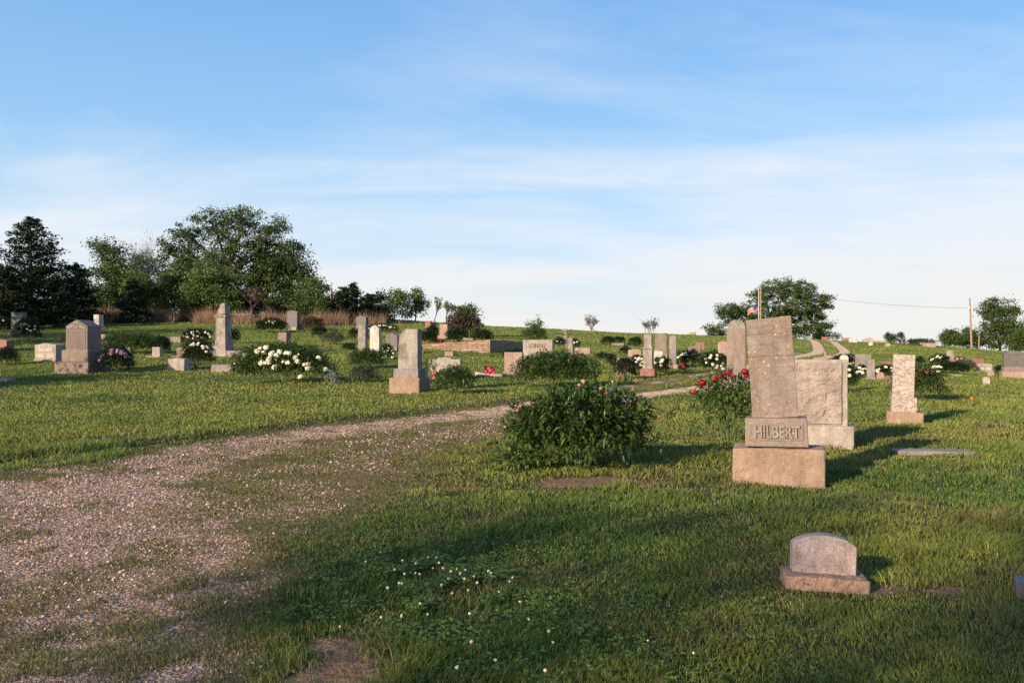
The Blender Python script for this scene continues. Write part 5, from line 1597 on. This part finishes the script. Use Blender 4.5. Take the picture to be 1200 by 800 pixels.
BB('left one of two joined dark bushes on the upper lawn', 705, 720, 404, 396, mat='leaf_dark')
BB('right one of two joined dark bushes on the upper lawn', 717, 731, 402, 396, mat='leaf_dark')
BB('round bush alone on the upper lawn above the pink marker', 737, 752, 406, 397, mat='leaf_dark')
BB('dark bush left of the squat pink stone', 727, 738, 417, 408, mat='leaf_dark')
BB('small bush left of the rough brown stone', 712, 723, 430, 417.5, mat='leaf_dark')
BB('round bush in front of the rough brown stone', 720, 745, 445, 422)
BB('white flowered bush just left of the banded pillar', 738, 757, 437, 419, 15, area=(740, 756, 417, 429))
BB('white flowered bush just right of the banded pillar', 766, 786, 438, 421, 6, area=(768, 778, 420, 430), mat='leaf_dark')
BB('long bush with cream flowers at its left top behind the red flowers', 792, 824, 430, 413, 13, area=(794, 806, 411, 416), depth_ratio=.4)
BB('small cluster of red flowers left of the white flowered bush', 796, 805, 435, 427, 7, 'red', .16, name='flower_patch', cat='flowers')
BB('white flowered bush left of the narrow capped tablet', 822, 853, 436, 416, 12, area=(826, 852, 415, 432))
BB('white flowered bush close to the right of the rough hewn stone', 981, 1003, 459.5, 433, 7, area=(984, 1003, 430, 458), bs=.15)
BB('white flowered bush behind the cream pillar', 975, 1004, 432, 418, 26, area=(976, 1003, 418, 430), bs=.14, mat='leaf_dark')
BB('white flowered bush before the broad square headstone', 1002, 1018, 444, 430, 6, bs=.15, mat='leaf_dark')
BB('low dark bush with white blooms under the red headstone', 1026, 1052, 441.5, 430, 7, bs=.16, mat='leaf_dark')
BB('dark bush peeping out right of the veined marble shaft', 1071, 1083, 431, 420, mat='leaf_dark')
BB('round bush speckled with white behind the peony hedge', 1090, 1112, 430, 417, 9, area=(1090, 1110, 416, 421), mat='leaf_dark')
BB('long dark peony hedge with white blooms at its left end', 1089, 1134, 438.5, 426, 16, area=(1088, 1103, 426, 436), mat='leaf_dark', depth_ratio=.35, name='hedge', cat='hedge')
BB('grey green leafy end of the peony hedge', 1124, 1142, 434, 424, mat='leaf_sage')
BB('pink flowers standing behind the peony hedge', 1117, 1132, 427, 420, 8, 'pink', .18, mat='leaf_light', area=(1116, 1131, 419, 424))
BB('round dark bush left of the dark polished monument', 1166, 1179, 440.5, 430, mat='leaf_dark')

# ---------------- trees
cedar('big dark cedar towering at the far left', 36, 76, 131, 118, 1, dens=1.5, power=.62, ragged=.45)
cedar('dark cedar cut by the left edge', -26, 74, 118, 90, 2, dens=1.2, power=.7)
cedar('lower dark cedar right of the big cedar', 88, 78, 72, 70, 3, dens=1.2, power=.5)
cedar('lower dark cedar between the two cedars at left', 8, 70, 76, 60, 4, dens=1.0, power=.5)
cedar('bushy dark cedar in front of the pale leafy tree', 62, 72, 62, 60, 40, dens=1.0, power=.5)
cedar('small dark cedar standing in the dry grass', 157, 80, 52, 40, 5, dens=.9, power=.5)
tree('leafy_tree', 'airy blue green tree left of the bare tree', 128, 0, [(-8, 84, 14, 12), (8, 78, 14, 13), (-4, 58, 20, 16), (14, 50, 18, 18), (0, 32, 22, 18)], 20, .16, 150, 62, .23, 'leaf_tree', seed=11, Y=88, sigma=.42)
tree('leafy_tree', 'dull green tree filling the gap behind the bare tree', 160, 0, [(-14, 44, 20, 20), (10, 48, 22, 20), (0, 26, 26, 20), (-2, 66, 14, 10)], 14, .14, 170, 66, .24, 'leaf_tree', seed=57, Y=98, sigma=.4)
bare_tree('bare grey tree with fine twigs rising behind the leafy trees', 168, 90, 108, 44, 3, depth=6, r=.15, leaves=500, leaf=.14)
tree('leafy_tree', 'light green bushy tree below the bare tree', 182, 0, [(-14, 30, 20, 22), (10, 34, 20, 24), (22, 52, 14, 18), (-22, 48, 12, 16)], 14, .12, 130, 66, .24, 'leaf_light', seed=12, Y=86, sigma=.42)
tree('big_tree', 'tallest wide tree with open crown on the left hill', 262, 0,
     [(-62, 74, 20, 22), (-40, 96, 24, 18), (-8, 112, 28, 16), (26, 118, 26, 15), (58, 104, 22, 18), (-30, 62, 34, 28), (10, 84, 30, 24), (44, 76, 28, 22), (-50, 40, 30, 24), (10, 46, 36, 26), (54, 48, 28, 26)],
     52, .42, 500, 80, .23, 'leaf_tree', seed=13, Y=92, sigma=.34, trunk_lean=10)
tree('leafy_tree', 'light green tree in front of the tallest wide tree', 246, 0, [(-16, 34, 22, 20), (14, 38, 24, 22), (0, 56, 20, 16), (26, 24, 16, 16)], 16, .14, 150, 72, .24, 'leaf_light', seed=14, Y=84, sigma=.42)
tree('leafy_tree', 'rounded tree at the right shoulder of the tallest tree', 338, 0, [(-16, 70, 24, 26), (8, 66, 22, 24), (24, 44, 20, 20), (-10, 36, 28, 26), (36, 28, 14, 16), (-34, 50, 18, 22)], 26, .24, 260, 76, .24, 'leaf_tree', seed=15, Y=93, sigma=.44)
tree('leafy_tree', 'low light green tree where the hill slopes down', 362, 0, [(-8, 24, 16, 16), (8, 26, 14, 18), (0, 42, 12, 12)], 10, .1, 60, 60, .2, 'leaf_light', seed=16, Y=86, sigma=.38)
bare_tree('reddish brown dead cedar in the dry grass', 292, 84, 42, 32, 8, 'bark_red', depth=5, r=.10, leaves=900, lmat='leaf_brown', leaf=.16, name='dead_cedar')
bare_tree('broken brown snag beside the sloping tree line', 388, 90, 44, 14, 9, 'bark_red', depth=2, r=.30, name='dead_snag')
shrubmass('dark shrubs joining the shoulder tree to the sloping cedars', 352, 412, 376, 349, 'leaf_dark', Y=96, seed=58, clumps=150, per=40, leaf=.28, sigma=.4)
cedar('first dark cedar of the sloping tree line', 402, 92, 42, 40, 17, dens=.8, power=.5)
cedar('pointed dark cedar in the middle of the sloping line', 414, 94, 47, 36, 18, dens=.8, power=.7)
cedar('dark cedar at the low end of the sloping line', 436, 92, 34, 48, 19, dens=.8, power=.45)
cedar('dark low cedar bush under the snag', 380, 88, 30, 36, 20, dens=.7, power=.45)
tree('leafy_tree', 'pale green tree on the ridge right of the cedars', 462, 0, [(-8, 24, 14, 14), (8, 28, 12, 10), (0, 14, 16, 10)], 8, .1, 60, 52, .24, 'leaf_light', seed=21, Y=100, sigma=.36)
tree('leafy_tree', 'taller pale green tree at the end of the ridge row', 487, 0, [(-4, 26, 12, 12), (6, 22, 12, 14), (2, 37, 5, 6), (-2, 12, 16, 9)], 8, .1, 60, 52, .24, 'leaf_light', seed=22, Y=102, sigma=.34)
bare_tree('sparse green sapling on the ridge', 508, 100, 29, 10, 23, 'bark', leaves=260, lmat='leaf_light', leaf=.25, depth=4, r=.05, name='sapling', cat='sapling', spread=.2, upr=.95)
bare_tree('sparse green sapling beside the reddish shrub', 523, 98, 25, 20, 24, 'bark', leaves=420, lmat='leaf_light', leaf=.25, depth=4, r=.05, name='sapling', cat='sapling', spread=.2, upr=.95)
tree('small_tree', 'small rounded tree above the large reddish brown shrub', 545, 0, [(-4, 26, 9, 8), (5, 27, 9, 9), (0, 18, 12, 8)], 12, .1, 60, 50, .2, 'leaf_tree', seed=25, Y=72, sigma=.26)
bare_tree('upright wispy sapling left of the lettered headstone', 627, None, 30, 26, 26, 'bark', leaves=700, lmat='leaf_light', leaf=.16, depth=4, r=.035, vfoot=400, name='sapling', cat='sapling', stems=6, spread=.2, upr=.95)
BB('bushy light green foot of the wispy sapling', 612, 641, 402, 385, mat='leaf_light', dens=.7, L=.16, name='shrub', cat='shrub')
bare_tree('wispy grey leaved sapling on the open crest', 691, 106, 21, 19, 27, 'bark_grey', leaves=330, lmat='leaf_sage', leaf=.2, depth=4, r=.05, name='sapling', cat='sapling', stems=4, spread=.2, upr=.95)
bare_tree('wispy sapling on the crest behind the domed tablet', 761, 106, 19, 22, 28, 'bark_grey', leaves=380, lmat='leaf_sage', leaf=.22, depth=4, r=.05, name='sapling', cat='sapling', stems=5, spread=.2, upr=.95)
tree('spreading_tree', 'big spreading tree behind the flagpole on the crest', 905, 0,
     [(-66, 12, 14, 12), (-52, 32, 18, 14), (-30, 30, 22, 18), (-10, 52, 18, 14), (-2, 24, 22, 20), (14, 62, 22, 12), (34, 56, 18, 14), (20, 36, 26, 20), (48, 38, 18, 18), (54, 16, 18, 14), (28, 12, 22, 12), (-36, 8, 24, 10), (62, 46, 10, 10)],
     16, .36, 640, 62, .27, 'leaf_tree', seed=31, Y=128, sigma=.34)
cedar('small dark shrub right of the spreading tree foot', 961, 120, 9, 20, 32, dens=.5, power=.4, name='shrub', cat='shrub')
BB('tiny round shrub on the right crest beside the pale ledge', 1037, 1045, 403, 391.5, mat='leaf_tree', name='small_tree', cat='tree', L=.3)
BB('small crest tree left of the reddish crest stone', 1041, 1051, 404, 394, mat='leaf_tree', name='small_tree', cat='tree', L=.3)
BB('tallest small crest tree beside the reddish crest stone', 1051, 1059.5, 404, 391.5, mat='leaf_tree', name='small_tree', cat='tree', L=.3)
BB('low crest hedge behind the wide pink stone', 1062, 1096, 405, 399, mat='leaf_peony', name='hedge', cat='hedge', L=.3)
BB('pair of tiny crest bushes by the lane top', 973, 986, 400, 392, mat='leaf_tree', L=.3, dens=.5)
shrubmass('bushy shrub left of the leaning utility pole', 1103, 1128, 413, 391, 'leaf_tree', Y=114, seed=41, clumps=150, per=40)
shrubmass('dark shrub behind the leaning utility pole', 1122, 1152, 413, 388, 'leaf_tree', Y=118, seed=42, clumps=170, per=40)
tree('round_tree', 'rounded tree standing above the shrubs at the right', 1172, 0, [(-8, 50, 13, 12), (8, 48, 12, 13), (-4, 34, 16, 12), (10, 26, 16, 14), (-10, 16, 18, 14), (18, 12, 14, 12)], 14, .2, 230, 66, .25, 'leaf_tree', seed=43, Y=116, sigma=.40)
shrubmass('green thicket cut by the right edge', 1180, 1222, 414, 378, 'leaf_tree', Y=112, seed=44, clumps=240, per=40)
bare_tree('bare twiggy tree at the right edge', 1203, 122, 52, 22, 45, depth=5, r=.08)

# trees standing outside the picture on the sunny side: their shade falls on the lawn
def off_tree(label, x, y, H, R, seed, zb, mat='leaf_tree', clumps=160):
    g = np.random.default_rng(seed); t = thing('shade_tree', label, 'tree', (x, y, tz(x, max(y, 0))))
    bm = bmesh.new(); tube(bm, (0, 0, -.2), (0, 0, H*.75), .3, .12, 8); tube(bm, (0, 0, H*.75), (0, 0, H*.95), .12, .04, 6)
    D = rand_unit(clumps, g); rr = g.random(clumps)**.4
    C = D*rr[:, None]*np.array([[R, R, (H-zb)/2]]) + np.array([[0, 0, (H+zb)/2]])
    for q in C[:40]: tube(bm, (0, 0, max(zb*.8, q[2]*.7)), tuple(q), .06, .02, 4)
    mobj('trunk', bm_mesh(bm, 'trunk'), M['bark'], t)
    per = 60; Cc = np.repeat(C, per, 0) + g.normal(size=(clumps*per, 3))*.5; n = len(Cc); L = .26*g.uniform(.6, 1.3, n)
    V, F = leaf_quad(Cc, rand_unit(n, g), rand_unit(n, g), L, L*.6)
    mobj('crown', npmesh('crown', V, F, {'tone': np.repeat(g.random(n), 4)}), M[mat], t)


shrubmass('dark thicket under the pale leafy tree', 104, 150, 377, 340, 'leaf_dark', Y=94, seed=51, clumps=130, per=40, leaf=.28, sigma=.4)
shrubmass('dark thicket between the cedar and the tallest tree', 146, 205, 377, 343, 'leaf_tree', Y=96, seed=52, clumps=150, per=40, leaf=.28, sigma=.4)
shrubmass('dark undergrowth behind the dry grass under the tallest tree', 200, 262, 377, 338, 'leaf_dark', Y=97, seed=53, clumps=170, per=40, leaf=.28, sigma=.4)
shrubmass('dark undergrowth behind the reddish dead cedar', 256, 320, 377, 338, 'leaf_dark', Y=98, seed=54, clumps=170, per=40, leaf=.28, sigma=.4)
shrubmass('dark undergrowth under the rounded right shoulder tree', 314, 372, 376, 345, 'leaf_tree', Y=97, seed=55, clumps=150, per=40, leaf=.28, sigma=.4)
off_tree('tall tree behind the viewer shading the near grass', -24.9, -22.6, 16.2, 4.3, 5, 9.6, clumps=50)
off_tree('leafy tree beyond the left edge shading the upper lawn', -46, 40, 11, 5, 6, 2)
off_tree('second leafy tree beyond the left edge nearer the cedars', -56, 56, 12, 5.5, 7, 2)
off_tree('third leafy tree beyond the left edge, tallest of its row', -44, 52, 12, 5, 16, 2)
off_tree('small tree beyond the left edge shading the lawn edge', -27, 22, 6, 2.6, 8, 1.5, clumps=80)
tall_grass()
for o_ in bpy.data.objects:
    if o_.parent is None and 'category' in o_: o_['kind'] = 'thing'
print('objects', len(bpy.data.objects), 'polys', sum(len(o.data.polygons) for o in bpy.data.objects if o.type == 'MESH'))
